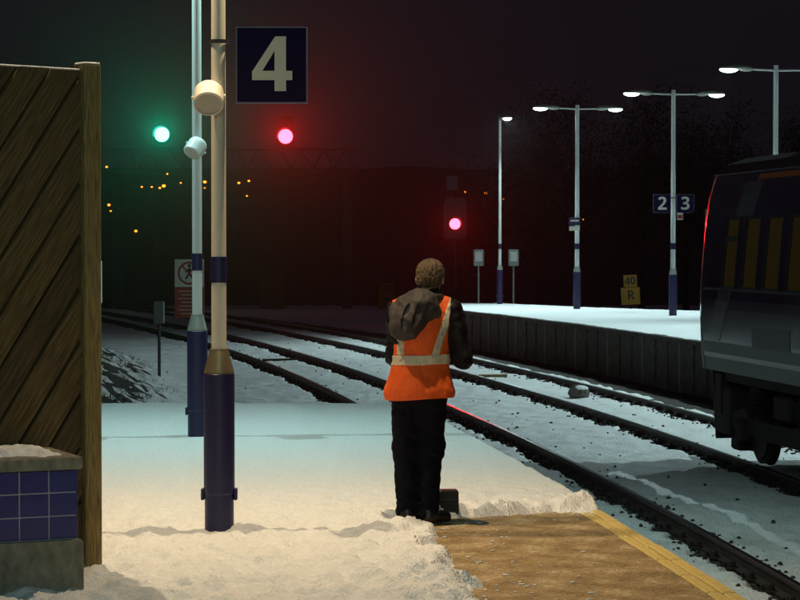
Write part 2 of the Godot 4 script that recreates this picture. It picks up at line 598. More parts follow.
	var tg := mat("train_glass", L(0.012, 0.010, 0.004), 0.05)
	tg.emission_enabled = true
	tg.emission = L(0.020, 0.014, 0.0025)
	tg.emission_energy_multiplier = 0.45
	mat("rubber", L(0.012, 0.012, 0.012), 0.7)
	# clothes
	var orange := ramp_tex(n1.duplicate(), [[0.0, Color(0.76, 0.085, 0.003)], [1.0, Color(0.88, 0.12, 0.004)]])
	var weave := grey_tex(fnoise(31, 0.3, 1).get_seamless_image(256, 256))
	tmat("hi_vis", orange, Vector3.ONE * 3.0, 0.75, weave, 0.05, false)
	tmat("reflective", ramp_tex(n2.duplicate(), [[0.0, Color(0.52, 0.44, 0.30)], [1.0, Color(0.72, 0.64, 0.48)]]), Vector3.ONE * 4.0, 0.5, null, 0.0, false)
	tmat("jacket", ramp_tex(n2.duplicate(), [[0.0, Color(0.005, 0.005, 0.006)], [1.0, Color(0.013, 0.012, 0.014)]]), Vector3.ONE * 3.0, 0.55, weave, 0.05, false)
	tmat("hood_cloth", ramp_tex(n2.duplicate(), [[0.0, Color(0.030, 0.026, 0.026)], [1.0, Color(0.070, 0.062, 0.058)]]), Vector3.ONE * 3.0, 0.6, weave, 0.05, false)
	tmat("trousers", ramp_tex(n2.duplicate(), [[0.0, Color(0.004, 0.0045, 0.008)], [1.0, Color(0.010, 0.010, 0.016)]]), Vector3.ONE * 3.0, 0.8, weave, 0.05, false)
	M.trousers.metallic_specular = 0.15
	M.jacket.metallic_specular = 0.2
	M.hood_cloth.metallic_specular = 0.25
	mat("shoe_leather", L(0.012, 0.011, 0.010), 0.4)
	var sk := mat("skin", L(0.50, 0.27, 0.18), 0.55)
	sk.subsurf_scatter_enabled = true
	sk.subsurf_scatter_strength = 0.15
	var hair_img := fnoise(41, 0.035, 4).get_seamless_image(512, 512)
	tmat("hair", ramp_tex(hair_img, [[0.0, Color(0.02, 0.012, 0.005)], [0.5, Color(0.085, 0.05, 0.021)], [1.0, Color(0.20, 0.125, 0.058)]]), Vector3(22.0, 5.0, 22.0), 0.5, grey_tex(hair_img.duplicate()), 0.5, false)
	mat("case_black", L(0.012, 0.010, 0.008), 0.45)

func glow(key: String, col: Color, energy: float) -> StandardMaterial3D:
	var m := mat(key, Color(0.02, 0.02, 0.02), 0.4)
	m.emission_enabled = true
	m.emission = col
	m.emission_energy_multiplier = energy
	return m

# ------------------------------------------------------------------ lamp posts
func lamp_head(t: Node3D, out_dir: Vector3, at: Vector3, col: Color, energy: float, lens: Material, cut := 0.0, tilt := 0.0) -> void:
	# a flat lozenge housing at the end of an arm, with a shallow glowing bowl under its outer half
	var turn := atan2(-out_dir.z, out_dir.x)
	var h := Node3D.new()
	h.name = "lamp_head"
	t.add_child(h, true)
	h.position = at
	h.rotation = Vector3(0, turn, 0)
	var st := new_st()
	add_ellipsoid(st, Vector3(0.02, 0.0, 0), Vector3(0.40, 0.105, 0.16), 0.0, 90.0, 28, 8)
	add_ellipsoid(st, Vector3(0.02, 0.0, 0), Vector3(0.40, 0.022, 0.16), -90.0, 0.0, 28, 4)
	add_ellipsoid(st, Vector3(-0.22, -0.01, 0), Vector3(0.17, 0.055, 0.085), -90.0, 90.0, 18, 8)
	part("housing", st.commit(), M.lamp_shell, h)
	st = new_st()
	add_ellipsoid(st, Vector3(0.19, -0.019, 0), Vector3(0.215, 0.075, 0.125), -90.0, 0.0, 24, 6)
	add_ellipsoid(st, Vector3(0.19, -0.019, 0), Vector3(0.215, 0.004, 0.125), 0.0, 90.0, 24, 2)
	part("lamp_lens", st.commit(), lens, h)
	var o: Light3D
	if cut > 0.0:
		# a cut-off luminaire: its reflector throws the light down
		var sp := SpotLight3D.new()
		sp.spot_angle = cut
		sp.spot_angle_attenuation = 1.0
		sp.spot_range = 60.0
		sp.spot_attenuation = 2.0
		sp.basis = Basis(Vector3.BACK, deg_to_rad(tilt)) * Basis(Vector3.RIGHT, -PI / 2)
		o = sp
	else:
		var om := OmniLight3D.new()
		om.omni_range = 60.0
		om.omni_attenuation = 2.0
		o = om
	o.name = "lamp_light"
	h.add_child(o, true)
	o.position = Vector3(0.19, -0.055, 0)
	o.light_color = col
	o.light_energy = energy
	o.light_size = 0.03
	o.shadow_enabled = true

func lamp_post(label: String, at: Vector3, dims: Dictionary, heads: Array, col: Color, energy: float, lens: Material, pole_m: Material, cone_m: Material, group: String, cut := 0.0, tilt := 0.0) -> Node3D:
	var t := thing("platform_lamp_post", label, "lamp post", at, 0.0, group)
	var r: float = dims.r
	var sr: float = dims.sr
	var sh: float = dims.sh
	var top: float = dims.top
	var b: float = dims.band
	part("base_sleeve", lathe([Vector2(0, 0.0), Vector2(sr * 0.94, 0.0), Vector2(sr * 0.94, 0.27), Vector2(sr, 0.28), Vector2(sr, sh - 0.006), Vector2(sr - 0.006, sh), Vector2(0, sh)], 32), M.navy, t)
	part("cone_collar", lathe([Vector2(0, sh), Vector2(sr * 0.97, sh), Vector2(sr * 0.97, sh + 0.012), Vector2(r + 0.012, sh + 0.14), Vector2(r + 0.012, sh + 0.15), Vector2(0, sh + 0.15)], 32), cone_m, t)
	part("pole", lathe([Vector2(r, sh + 0.14), Vector2(r * 0.86, top - 0.05), Vector2(r * 0.86, top), Vector2(0, top)], 24), pole_m, t)
	part("painted_band", lathe([Vector2(r + 0.001, b - 0.08), Vector2(r + 0.0035, b - 0.08), Vector2(r + 0.0035, b + 0.08), Vector2(r, b + 0.08)], 24), M.navy, t)
	for s in [-1.0, 1.0]:
		part("sleeve_lug", box(Vector3(0.022, 0.075, 0.05), 0.006), M.navy, t, Vector3(s * (sr + 0.006), 0.27, 0))
	for hd in heads:
		var d: Vector3 = hd
		var n := d.normalized()
		part("arm", tube(Vector3(0, top - 0.11, 0) + n * 0.02, Vector3(0, top - 0.09, 0) + n * (d.length() - 0.62), 0.027, 0.024, 12), pole_m, t)
		lamp_head(t, n, Vector3(0, top - 0.085, 0) + n * (d.length() - 0.42), col, energy, lens, cut, tilt)
	return t

func speaker(t: Node3D, at: Vector3, dir: Vector3, r: float, long: float, m: Material, back_to: Vector3) -> void:
	var s := Node3D.new()
	s.name = "loudspeaker"
	t.add_child(s, true)
	s.position = at
	var y := dir.normalized()
	var x := y.cross(Vector3.FORWARD).normalized()
	var xf := Transform3D(Basis(x, y, x.cross(y)), Vector3.ZERO)
	var st := new_st()
	add_lathe(st, [Vector2(0, -long), Vector2(r * 0.8, -long), Vector2(r * 0.97, -long + 0.025), Vector2(r, -long + 0.05), Vector2(r, -0.008), Vector2(r - 0.006, 0.0), Vector2(r - 0.012, 0.0), Vector2(r - 0.014, -0.01)], 32, xf)
	part("horn_case", st.commit(), m, s)
	st = new_st()
	add_lathe(st, [Vector2(r - 0.012, -0.008), Vector2(0, -0.006)], 32, xf)
	part("grille", st.commit(), M.speaker_mesh, s)
	st = new_st()
	var side := xf.basis.x
	var mid := -y * long * 0.5
	for k in [-1.0, 1.0]:
		add_tube(st, mid + side * k * r, mid + side * k * (r + 0.012), 0.012, 0.012, 10)
		var a: Vector3 = mid + side * k * (r + 0.008)
		var b: Vector3 = back_to - at + side * k * 0.03
		add_tube(st, a, b, 0.007, 0.007, 8)
	part("bracket", st.commit(), m, s)

# ------------------------------------------------------------------ trees
func tree(label: String, at: Vector3, h: float, w: float, sd: int) -> void:
	var r := RandomNumberGenerator.new()
	r.seed = sd
	var t := thing("tree", label, "tree", at, 0.0, "trees behind the island platform")
	var st := new_st()
	add_tube(st, Vector3(0, -0.3, 0), Vector3(0.1, h * 0.55, 0), 0.16, 0.08, 8)
	var tips := []
	for k in 34:
		var a := r.randf() * TAU
		var y0 := h * r.randf_range(0.18, 0.6)
		var y1 := minf(h * 0.98, y0 + h * r.randf_range(0.12, 0.42))
		var rad := w * r.randf_range(0.35, 1.0) * sqrt(maxf(0.1, 1.0 - pow(y1 / h, 3.0)))
		var tip := Vector3(cos(a) * rad, y1, sin(a) * rad)
		var mid := Vector3(0.05, y0, 0).lerp(tip, 0.5) + Vector3(0, 0.2, 0)
		add_tube(st, Vector3(0.05, y0, 0), mid, 0.05, 0.03, 5)
		add_tube(st, mid, tip, 0.03, 0.012, 5)
		tips.append(tip)
		tips.append(mid)
		for q in 3:
			var tw := tip + Vector3(r.randfn() * 0.5, r.randfn() * 0.5 + 0.3, r.randfn() * 0.5)
			add_tube(st, tip.lerp(mid, r.randf() * 0.5), tw, 0.014, 0.005, 4)
			tips.append(tw)
	part("trunk", st.commit(), M.bark, t)
	st = new_st()
	for tp in tips:
		for q in 34:
			var c: Vector3 = tp + Vector3(r.randfn() * 0.36, r.randfn() * 0.34, r.randfn() * 0.36)
			var n := Vector3(r.randfn(), r.randfn(), r.randfn()).normalized()
			var u := n.cross(Vector3(r.randfn(), r.randfn(), r.randfn())).normalized() * r.randf_range(0.035, 0.08)
			var v := n.cross(u) * 0.6
			tri(st, c - u, c + v, c + u, n, n, n)
			tri(st, c - u, c + u, c - v, n, n, n)
	part("crown", st.commit(), M.leaf, t)

# ------------------------------------------------------------------ train
const SIDE := [[0.9, 0.10], [1.13, 0.045], [1.5, 0.01], [2.0, 0.0], [2.3, 0.012], [3.0, 0.075], [3.45, 0.14], [3.64, 0.22]]

func side_x(y: float) -> float:
	for k in range(SIDE.size() - 1):
		if y <= SIDE[k + 1][0]:
			return lerpf(SIDE[k][1], SIDE[k + 1][1], clampf((y - SIDE[k][0]) / (SIDE[k + 1][0] - SIDE[k][0]), 0.0, 1.0))
	return SIDE[-1][1]

func skin(y0: float, y1: float, z0: float, z1: float, proud := 0.0, thick := 0.05, lean := 0.0) -> ArrayMesh:
	# a piece of body side between two heights, following the side's curve
	var st := new_st()
	var n := maxi(2, int((y1 - y0) / 0.12))
	for k in n:
		var a := lerpf(y0, y1, float(k) / n)
		var b := lerpf(y0, y1, float(k + 1) / n)
		var la := lean * float(k) / n
		var lb := lean * float(k + 1) / n
		var xa := side_x(a) - proud
		var xb := side_x(b) - proud
		quad(st, Vector3(xa, a, z0 + la), Vector3(xb, b, z0 + lb), Vector3(xb, b, z1 + lb), Vector3(xa, a, z1 + la), Vector3(-1, 0.2, 0))
		quad(st, Vector3(xa, a, z0 + la), Vector3(xb, b, z0 + lb), Vector3(xb + thick, b, z0 + lb), Vector3(xa + thick, a, z0 + la), Vector3(0, 0, -1))
		quad(st, Vector3(xa, a, z1 + la), Vector3(xb, b, z1 + lb), Vector3(xb + thick, b, z1 + lb), Vector3(xa + thick, a, z1 + la), Vector3(0, 0, 1))
	quad(st, Vector3(side_x(y0) - proud, y0, z0), Vector3(side_x(y0) - proud, y0, z1), Vector3(side_x(y0) + thick, y0, z1), Vector3(side_x(y0) + thick, y0, z0), Vector3(0, -1, 0))
	quad(st, Vector3(side_x(y1) - proud, y1, z0 + lean), Vector3(side_x(y1) - proud, y1, z1 + lean), Vector3(side_x(y1) + thick, y1, z1 + lean), Vector3(side_x(y1) + thick, y1, z0 + lean), Vector3(0, 1, 0))
	return st.commit()

func build_train() -> void:
	var t := thing("train_carriage", "dark purple diesel train carriage with grey skirt standing at the right edge", "train", Vector3(3.84, -0.9, -28.8), 0.149)
	var zend := 19.0
	part("lower_panel", skin(1.30, 2.17, 0.42, zend), M.train_purple, t)
	part("grey_skirt", skin(1.13, 1.298, 0.42, zend, -0.004), M.train_grey, t)
	part("grey_skirt", skin(1.36, 1.50, 0.45, zend, 0.004, 0.01), M.train_grey, t)
	part("upper_panel", skin(3.07, 3.62, 0.42, zend), M.train_purple, t)
	part("cantrail_stripe", skin(3.52, 3.585, 2.2, zend, 0.004, 0.01), M.train_orange, t)
	part("lilac_flash", skin(3.09, 3.50, 1.55, 2.25, 0.004, 0.01, 0.22), M.train_lilac, t)
	part("lilac_flash", skin(1.52, 2.15, 0.62, 1.15, 0.004, 0.01, 0.5), M.train_lilac, t)
	part("vent_panel", skin(1.50, 1.74, 2.5, 3.9, 0.006, 0.01), M.train_grey, t)
	part("waist_line", skin(2.155, 2.185, 0.42, zend, 0.006, 0.012), M.train_roof, t)
	var win := [[1.22, 1.78], [2.02, 2.62], [2.86, 3.46], [3.70, 4.60], [4.9, 6.3], [6.7, 8.1], [8.5, 9.9], [10.3, 11.7], [12.1, 13.5], [13.9, 15.3]]
	var zprev := 0.42
	for w in win:
		part("window_pillar", skin(2.172, 3.068, zprev, w[0]), M.train_purple, t)
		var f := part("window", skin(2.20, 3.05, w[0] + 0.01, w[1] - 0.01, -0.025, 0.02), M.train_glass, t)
		var st := new_st()
		for z in [w[0], w[1] - 0.03]:
			for k in 6:
				var ya := lerpf(2.185, 3.06, k / 6.0)
				var yb := lerpf(2.185, 3.06, (k + 1) / 6.0)
				add_prism(st, PackedVector2Array([Vector2(side_x(ya) - 0.003, ya), Vector2(side_x(ya) + 0.03, ya), Vector2(side_x(yb) + 0.03, yb), Vector2(side_x(yb) - 0.003, yb)]), z, z + 0.03)
		add_box(st, Vector3(side_x(2.19) + 0.013, 2.197, (w[0] + w[1]) * 0.5), Vector3(0.032, 0.03, w[1] - w[0]))
		add_box(st, Vector3(side_x(3.05) + 0.013, 3.052, (w[0] + w[1]) * 0.5), Vector3(0.032, 0.03, w[1] - w[0]))
		if w[0] < 1.5:
			add_box(st, Vector3(side_x(2.78) + 0.013, 2.80, (w[0] + w[1]) * 0.5), Vector3(0.032, 0.06, w[1] - w[0]))
		part("window_frame", st.commit(), M.rubber, f)
		zprev = w[1]
	part("window_pillar", skin(2.172, 3.068, zprev, zend), M.train_purple, t)
	# rounded end, lofted so that it follows the side's curve
	var levels := [1.13, 1.4, 1.8, 2.2, 2.6, 3.0, 3.3, 3.62]
	var plan := [Vector2(0, 0.42), Vector2(0.005, 0.32), Vector2(0.03, 0.20), Vector2(0.09, 0.09), Vector2(0.2, 0.02), Vector2(0.4, 0.0), Vector2(2.3, 0.0), Vector2(2.5, 0.02), Vector2(2.61, 0.09), Vector2(2.67, 0.20), Vector2(2.695, 0.32), Vector2(2.7, 0.42)]
	for part_k in [["end_skirt", 0, 2, "train_grey"], ["end_wall", 2, 7, "train_purple"]]:
		var st := new_st()
		for k in range(part_k[1], part_k[2]):
			var ya: float = levels[k]
			var yb: float = levels[k + 1]
			for i in range(plan.size() - 1):
				var q := []
				for yy in [ya, yb]:
					for pt in [plan[i], plan[i + 1]]:
						var ix := side_x(yy)
						q.append(Vector3(ix + pt.x * (2.7 - 2.0 * ix) / 2.7, yy, pt.y))
				var n0 := Vector3(plan[i].x - 1.35, 0, plan[i].y - 1.6).normalized()
				var n1 := Vector3(plan[i + 1].x - 1.35, 0, plan[i + 1].y - 1.6).normalized()
				if plan[i].x < 0.41 or plan[i].x > 2.29:
					var e: Vector2 = plan[i + 1] - plan[i]
					n0 = Vector3(-e.y, 0, e.x).normalized()
					n0 = n0 if n0.dot(Vector3(plan[i].x - 1.35, 0, plan[i].y - 1.6)) > 0 else -n0
					n1 = n0
				tri(st, q[0], q[1], q[3], n0, n1, n1)
				tri(st, q[0], q[3], q[2], n0, n1, n0)
		part(part_k[0], st.commit(), M[part_k[3]], t)
	# roof
	var roof := PackedVector2Array([Vector2(0.22, 3.60), Vector2(0.20, 3.63), Vector2(0.36, 3.76), Vector2(0.62, 3.85), Vector2(1.0, 3.90), Vector2(1.35, 3.92), Vector2(1.7, 3.90), Vector2(2.08, 3.85), Vector2(2.34, 3.76), Vector2(2.5, 3.63), Vector2(2.48, 3.60)])
	part("roof", prism(roof, 0.25, zend), M.train_roof, t)
	part("roof_dome", prism(PackedVector2Array([Vector2(0.25, 3.60), Vector2(0.42, 3.73), Vector2(0.8, 3.80), Vector2(1.35, 3.82), Vector2(1.9, 3.80), Vector2(2.28, 3.73), Vector2(2.45, 3.60)]), 0.03, 0.25), M.train_roof, t)
	var st := new_st()
	add_prism(st, PackedVector2Array([Vector2(1.6, 3.9), Vector2(2.1, 3.94), Vector2(2.6, 4.06), Vector2(4.2, 4.10), Vector2(4.8, 4.02), Vector2(5.0, 3.88)]), -0.9, -1.9, Transform3D(Basis(Vector3(0, 0, 1), Vector3(0, 1, 0), Vector3(-1, 0, 0)), Vector3.ZERO))
	part("roof_vent", st.commit(), M.train_roof, t)
	# gangway, handrails, lamps at the end
	part("gangway_door", box(Vector3(0.95, 2.1, 0.22), 0.04, Vector3(1.35, 2.25, -0.11)), M.rubber, t)
	for x in [0.10, 0.235]:
		part("handrail", tube(Vector3(x, 1.75, 0.02 if x > 0.2 else 0.06), Vector3(x + 0.06, 3.2, 0.0 if x > 0.2 else 0.05), 0.016, 0.016, 8), M.galvanised, t)
	part("tail_lamp_housing", box(Vector3(0.16, 0.16, 0.05), 0.02, Vector3(0.46, 1.55, -0.02)), M.rubber, t)
	# floor, underframe gear, bogie
	part("floor_frame", box(Vector3(2.3, 0.14, zend - 0.5), 0.01, Vector3(1.35, 1.06, 0.4 + (zend - 0.5) * 0.5)), M.train_under, t)
	part("obstacle_deflector", prism(PackedVector2Array([Vector2(0.16, 1.12), Vector2(2.5, 1.12), Vector2(2.45, 0.22), Vector2(0.22, 0.22)]), 0.30, 0.36), M.train_under, t)
	part("step_bracket", box(Vector3(0.3, 0.55, 0.30), 0.02, Vector3(0.30, 0.82, 0.62)), M.train_under, t)
	part("battery_box", box(Vector3(0.5, 0.62, 0.62), 0.03, Vector3(0.42, 0.62, 0.78)), M.train_under, t)
	part("brake_rigging", box(Vector3(0.22, 0.34, 0.34), 0.03, Vector3(0.36, 0.30, 1.02)), M.train_under, t)
	part("air_tank", tube(Vector3(0.95, 0.62, 0.45), Vector3(0.95, 0.62, 1.15), 0.24, 0.24, 20), M.train_under, t)
	part("coupler", box(Vector3(0.35, 0.3, 0.7), 0.05, Vector3(1.35, 0.95, -0.2)), M.train_under, t)
	part("sand_pipe", tube(Vector3(0.5, 0.95, 1.0), Vector3(0.46, 0.12, 1.12), 0.03, 0.025, 8), M.train_under, t)
	for bz in [2.85, 15.0]:
		var b := Node3D.new()
		b.name = "bogie"
		t.add_child(b, true)
		b.position = Vector3(0, 0, bz)
		for x in [0.25, 2.45]:
			part("side_frame", prism(PackedVector2Array([Vector2(-1.75, 0.62), Vector2(-1.3, 0.70), Vector2(-0.6, 0.58), Vector2(0.6, 0.58), Vector2(1.3, 0.70), Vector2(1.75, 0.62), Vector2(1.75, 0.44), Vector2(1.2, 0.40), Vector2(0.7, 0.36), Vector2(-0.7, 0.36), Vector2(-1.2, 0.40), Vector2(-1.75, 0.44)]), -0.05, 0.05), M.train_under, b, Vector3(x, 0, 0), Vector3(0, PI / 2, 0))
			for z in [-1.3, 1.3]:
				part("axle_box", box(Vector3(0.16, 0.26, 0.30), 0.03), M.train_under, b, Vector3(x - 0.04 if x < 1.0 else x + 0.04, 0.42, z))
				var sp := new_st()
				for k in 6:
					add_lathe(sp, [Vector2(0.10, 0.0), Vector2(0.135, 0.02), Vector2(0.10, 0.04)], 16, Transform3D(Basis.IDENTITY, Vector3(0, 0.60 + 0.055 * k, 0)))
				add_tube(sp, Vector3(0, 0.55, 0), Vector3(0, 0.98, 0), 0.09, 0.09, 12)
				part("spring", sp.commit(), M.train_under, b, Vector3(x, 0, z * 0.72))
		for z in [-1.3, 1.3]:
			for x in [0.50, 1.94]:
				var wm := new_st()
				add_lathe(wm, [Vector2(0, 0.0), Vector2(0.36, 0.0), Vector2(0.38, 0.03), Vector2(0.42, 0.03), Vector2(0.42, 0.12), Vector2(0.445, 0.13), Vector2(0.445, 0.155), Vector2(0, 0.155)], 40, Transform3D(Basis(Vector3(0, 1, 0), Vector3(1, 0, 0) if x < 1.0 else Vector3(-1, 0, 0), Vector3(0, 0, 1)), Vector3.ZERO))
				part("wheel", wm.commit(), M.rail_rust, b, Vector3(x - 0.10 if x < 1.0 else x + 0.10, 0.425, z))
			part("axle", tube(Vector3(0.5, 0.425, z), Vector3(1.94, 0.425, z), 0.07, 0.07, 12), M.train_under, b)
		part("bolster", box(Vector3(2.2, 0.3, 0.6), 0.03, Vector3(1.35, 0.78, 0)), M.train_under, b)
	part("engine_raft", box(Vector3(2.2, 0.78, 9.0), 0.05, Vector3(1.35, 0.62, 9.0)), M.train_under, t)

# ------------------------------------------------------------------ the person
var pn_a: FastNoiseLite
var pn_b: FastNoiseLite

func f_torso(p: Vector3) -> float:
	var q := Vector3(p.x, p.y, p.z / 0.74)
	var d := cap(q, Vector3(-0.028, 0.90, 0), Vector3(-0.012, 1.24, 0), 0.160, 0.178)
	d = smin(d, cap(q, Vector3(-0.155, 1.375, 0.01), Vector3(0.145, 1.385, 0.01), 0.070, 0.070), 0.14)
	return d * 0.86

func f_arms(p: Vector3, g: float) -> float:
	var d := cap(p, Vector3(0.175, 1.375, 0.0), Vector3(0.252, 1.075, 0.045), 0.076 + g, 0.064 + g)
	d = smin(d, cap(p, Vector3(0.252, 1.075, 0.045), Vector3(0.105, 1.10, -0.25), 0.062 + g, 0.046 + g), 0.03)
	d = minf(d, cap(p, Vector3(-0.172, 1.37, 0.0), Vector3(-0.192, 1.085, -0.05), 0.066 + g, 0.056 + g))
	d = smin(d, cap(p, Vector3(-0.192, 1.085, -0.05), Vector3(-0.055, 1.10, -0.27), 0.056 + g, 0.046 + g), 0.03)
	return d

func f_jacket(p: Vector3) -> float:
	var d := smin(f_torso(p), f_arms(p, 0.0), 0.05)
	d = smin(d, cap(p, Vector3(0.012, 1.43, 0.0), Vector3(0.025, 1.485, -0.005), 0.082, 0.078), 0.04)
	d += 0.012 * pn_a.get_noise_3d(p.x * 9.0, p.y * 15.0 + p.x * 8.0, p.z * 9.0) + 0.004 * pn_b.get_noise_3d(p.x * 9.0, p.y * 12.0, p.z * 9.0)
	return maxf(d, 0.83 - p.y)

func f_vest(p: Vector3) -> float:
	var flare := 0.058 * smoothstep(1.06, 0.80, p.y)
	var d := f_torso(p) - 0.014 - flare
	d += 0.010 * pn_a.get_noise_3d(p.x * 7.0 + p.y * 2.0, p.y * 3.2, p.z * 7.0) + 0.004 * pn_b.get_noise_3d(p.x * 9.0, p.y * 9.0, p.z * 9.0)
	var hem := 0.812 + 0.010 * sin(p.x * 9.0 + 0.6)
	d = maxf(d, hem - p.y)
	# armholes
	var w := lerpf(0.30, 0.176, smoothstep(1.04, 1.17, p.y)) + 0.012 * smoothstep(1.3, 1.42, p.y)
	return maxf(d, absf(p.x + 0.018) - w)

func f_trousers(p: Vector3) -> float:
	var l := cap(p, Vector3(-0.105, 0.86, 0), Vector3(-0.122, 0.50, -0.015), 0.108, 0.083)
	l = smin(l, cap(p, Vector3(-0.122, 0.50, -0.015), Vector3(-0.106, 0.07, 0.01), 0.080, 0.068), 0.04)
	var r := cap(p, Vector3(0.048, 0.86, 0), Vector3(0.048, 0.50, -0.02), 0.108, 0.083)
	r = smin(r, cap(p, Vector3(0.048, 0.50, -0.02), Vector3(0.026, 0.07, 0.01), 0.078, 0.066), 0.04)
	var d := smin(l, r, 0.055)
	d = smin(d, ell(p, Vector3(-0.028, 0.90, 0), Vector3(0.175, 0.14, 0.125)), 0.06)
	var fold := 1.0 + 1.3 * smoothstep(0.30, 0.08, p.y) + 0.6 * smoothstep(0.14, 0.0, absf(p.y - 0.5))
	d += fold * (0.0085 * pn_a.get_noise_3d(p.x * 8.0, p.y * 11.0 + p.x * 5.0, p.z * 8.0) + 0.003 * pn_b.get_noise_3d(p.x * 10.0, p.y * 14.0, p.z * 10.0))
	return maxf(maxf(d, 0.028 - p.y), p.y - 0.98)

func f_shoes(p: Vector3, left: bool) -> float:
	var a := Vector3(-0.108, 0.045, 0.035) if left else Vector3(0.030, 0.045, 0.03)
	var b := Vector3(-0.135, 0.036, -0.17) if left else Vector3(0.138, 0.036, -0.075)
	var d := cap(p, a, b, 0.046, 0.042)
	d = smin(d, cap(p, a + Vector3(0, 0.05, -0.005), a, 0.045, 0.048), 0.03)
	return maxf(d, 0.004 - p.y)

func head_p(p: Vector3) -> Vector3:
	# into the head's own axes: turned and bent a little forward to the right
	var q := p - Vector3(0.042, 1.595, -0.015)
	return Basis(Vector3.UP, 0.22) * (Basis(Vector3.RIGHT, 0.10) * (Basis(Vector3.BACK, 0.05) * q))

func f_head(p: Vector3) -> float:
	var q := head_p(p)
	var d := ell(q, Vector3(0, 0.018, 0.0), Vector3(0.076, 0.088, 0.094))
	d = smin(d, ell(q, Vector3(0, -0.055, -0.035), Vector3(0.055, 0.060, 0.058)), 0.04)
	d = smin(d, cap(q, Vector3(0, -0.02, -0.095), Vector3(0, -0.045, -0.112), 0.010, 0.014), 0.02)
	d = smin(d, cap(q, Vector3(-0.02, -0.078, -0.085), Vector3(0.02, -0.078, -0.085), 0.008, 0.008), 0.012)
	for s in [-1.0, 1.0]:
		d = maxf(d, -ell(q, Vector3(s * 0.032, 0.002, -0.098), Vector3(0.016, 0.010, 0.012)))
		d = minf(d, ell(q, Vector3(s * 0.032, 0.002, -0.082), Vector3(0.012, 0.010, 0.010)))
		var ear := ell(q, Vector3(s * 0.085, -0.012, 0.012), Vector3(0.011, 0.032, 0.020))
		ear = maxf(ear, -ell(q, Vector3(s * 0.096, -0.010, 0.005), Vector3(0.009, 0.020, 0.011)))
		d = smin(d, ear, 0.008)
	return smin(d, cap(p, Vector3(0.03, 1.53, 0.01), Vector3(0.015, 1.40, 0.01), 0.056, 0.060), 0.03)

func f_hair(p: Vector3) -> float:
	var q := head_p(p)
	var d := ell(q, Vector3(0, 0.026, 0.006), Vector3(0.092, 0.097, 0.106))
	d = smin(d, ell(q, Vector3(0, -0.035, 0.038), Vector3(0.074, 0.065, 0.060)), 0.04)
	var a := atan2(q.x, q.z)
	d += 0.007 * pn_a.get_noise_3d(a * 5.0, q.y * 12.0, 0.0) + 0.0048 * pn_b.get_noise_3d(q.x * 30.0 + q.y * 10.0, q.y * 17.0, q.z * 30.0)
	# crown whorl, hairline at the face, round the ears and at the nape
	d += 0.006 * smoothstep(0.028, 0.0, (q - Vector3(0.01, 0.10, 0.065)).length())
	var cut := -q.z - 0.052 - 0.6 * maxf(q.y - 0.03, 0.0)
	d = maxf(d, minf(cut, 0.075 - q.y))
	d = maxf(d, -0.074 - q.y + 0.25 * absf(q.x))
	d = maxf(d, -ell(q, Vector3(-0.092, -0.015, 0.004), Vector3(0.03, 0.034, 0.026)))
	d = maxf(d, -ell(q, Vector3(0.092, -0.015, 0.004), Vector3(0.03, 0.034, 0.026)))
	return d

func f_hood(p: Vector3) -> float:
	var q := Vector3(p.x, p.y, p.z)
	var d := cap(q, Vector3(-0.020, 1.420, 0.092), Vector3(-0.095, 1.31, 0.150), 0.108, 0.096)
	d = smin(d, cap(q, Vector3(-0.10, 1.31, 0.150), Vector3(-0.142, 1.232, 0.160), 0.085, 0.042), 0.05)
	d = smin(d, cap(q, Vector3(-0.182, 1.385, 0.04), Vector3(-0.178, 1.285, 0.12), 0.050, 0.054), 0.06)
	d = smin(d, cap(q, Vector3(-0.02, 1.42, 0.09), Vector3(0.080, 1.365, 0.120), 0.075, 0.032), 0.05)
	d = smin(d, cap(q, Vector3(-0.135, 1.425, 0.03), Vector3(-0.04, 1.45, 0.06), 0.052, 0.06), 0.05)
	# collar roll round the neck
	var c := q - Vector3(0.012, 1.470, 0.0)
	c = Basis(Vector3.RIGHT, -0.25) * (Basis(Vector3.BACK, -0.16) * c)
	var ring := Vector2(Vector2(c.x, c.z).length() - 0.088, c.y).length() - 0.030
	d = smin(d, maxf(ring, -c.z - 0.05), 0.035)
	# folds and the slack mouth of the hood
	for cr in [[-0.03, 1.43, 0.205, -0.06, 1.29, 0.262, 0.016], [-0.10, 1.42, 0.19, -0.135, 1.27, 0.245, 0.013], [0.03, 1.42, 0.185, 0.00, 1.31, 0.24, 0.011]]:
		d = maxf(d, -cap(q, Vector3(cr[0], cr[1], cr[2]), Vector3(cr[3], cr[4], cr[5]), cr[6], cr[6] * 1.6))
	var u := q.x * 0.8 + q.y * 0.6
	d += 0.014 * pn_a.get_noise_3d(u * 9.0, q.y * 4.0 - q.x * 4.0, q.z * 5.0) + 0.004 * pn_b.get_noise_3d(q.x * 9.0, q.y * 9.0, q.z * 9.0)
	return d

func f_hand(p: Vector3, s: float) -> float:
	var w := Vector3(0.095, 1.10, -0.27) if s > 0 else Vector3(-0.05, 1.10, -0.29)
	var c := w + Vector3(-s * 0.028, 0.01, -0.055)
	var d := cap(p, w, c, 0.026, 0.030)
	for k in 4:
		var base := c + Vector3(-s * 0.012, 0.030 - 0.020 * k, -0.018)
		var ln: float = [0.036, 0.040, 0.037, 0.029][k]
		var m1 := base + Vector3(-s * 0.012, 0.002, -ln)
		var m2 := m1 + Vector3(-s * 0.028, 0.002, -0.006)
		d = smin(d, minf(cap(p, base, m1, 0.0095, 0.009), cap(p, m1, m2, 0.009, 0.0075)), 0.006)
	var th := c + Vector3(-s * 0.006, 0.026, 0.012)
	d = smin(d, cap(p, th, th + Vector3(-s * 0.030, 0.030, -0.018), 0.012, 0.009), 0.008)
	return d

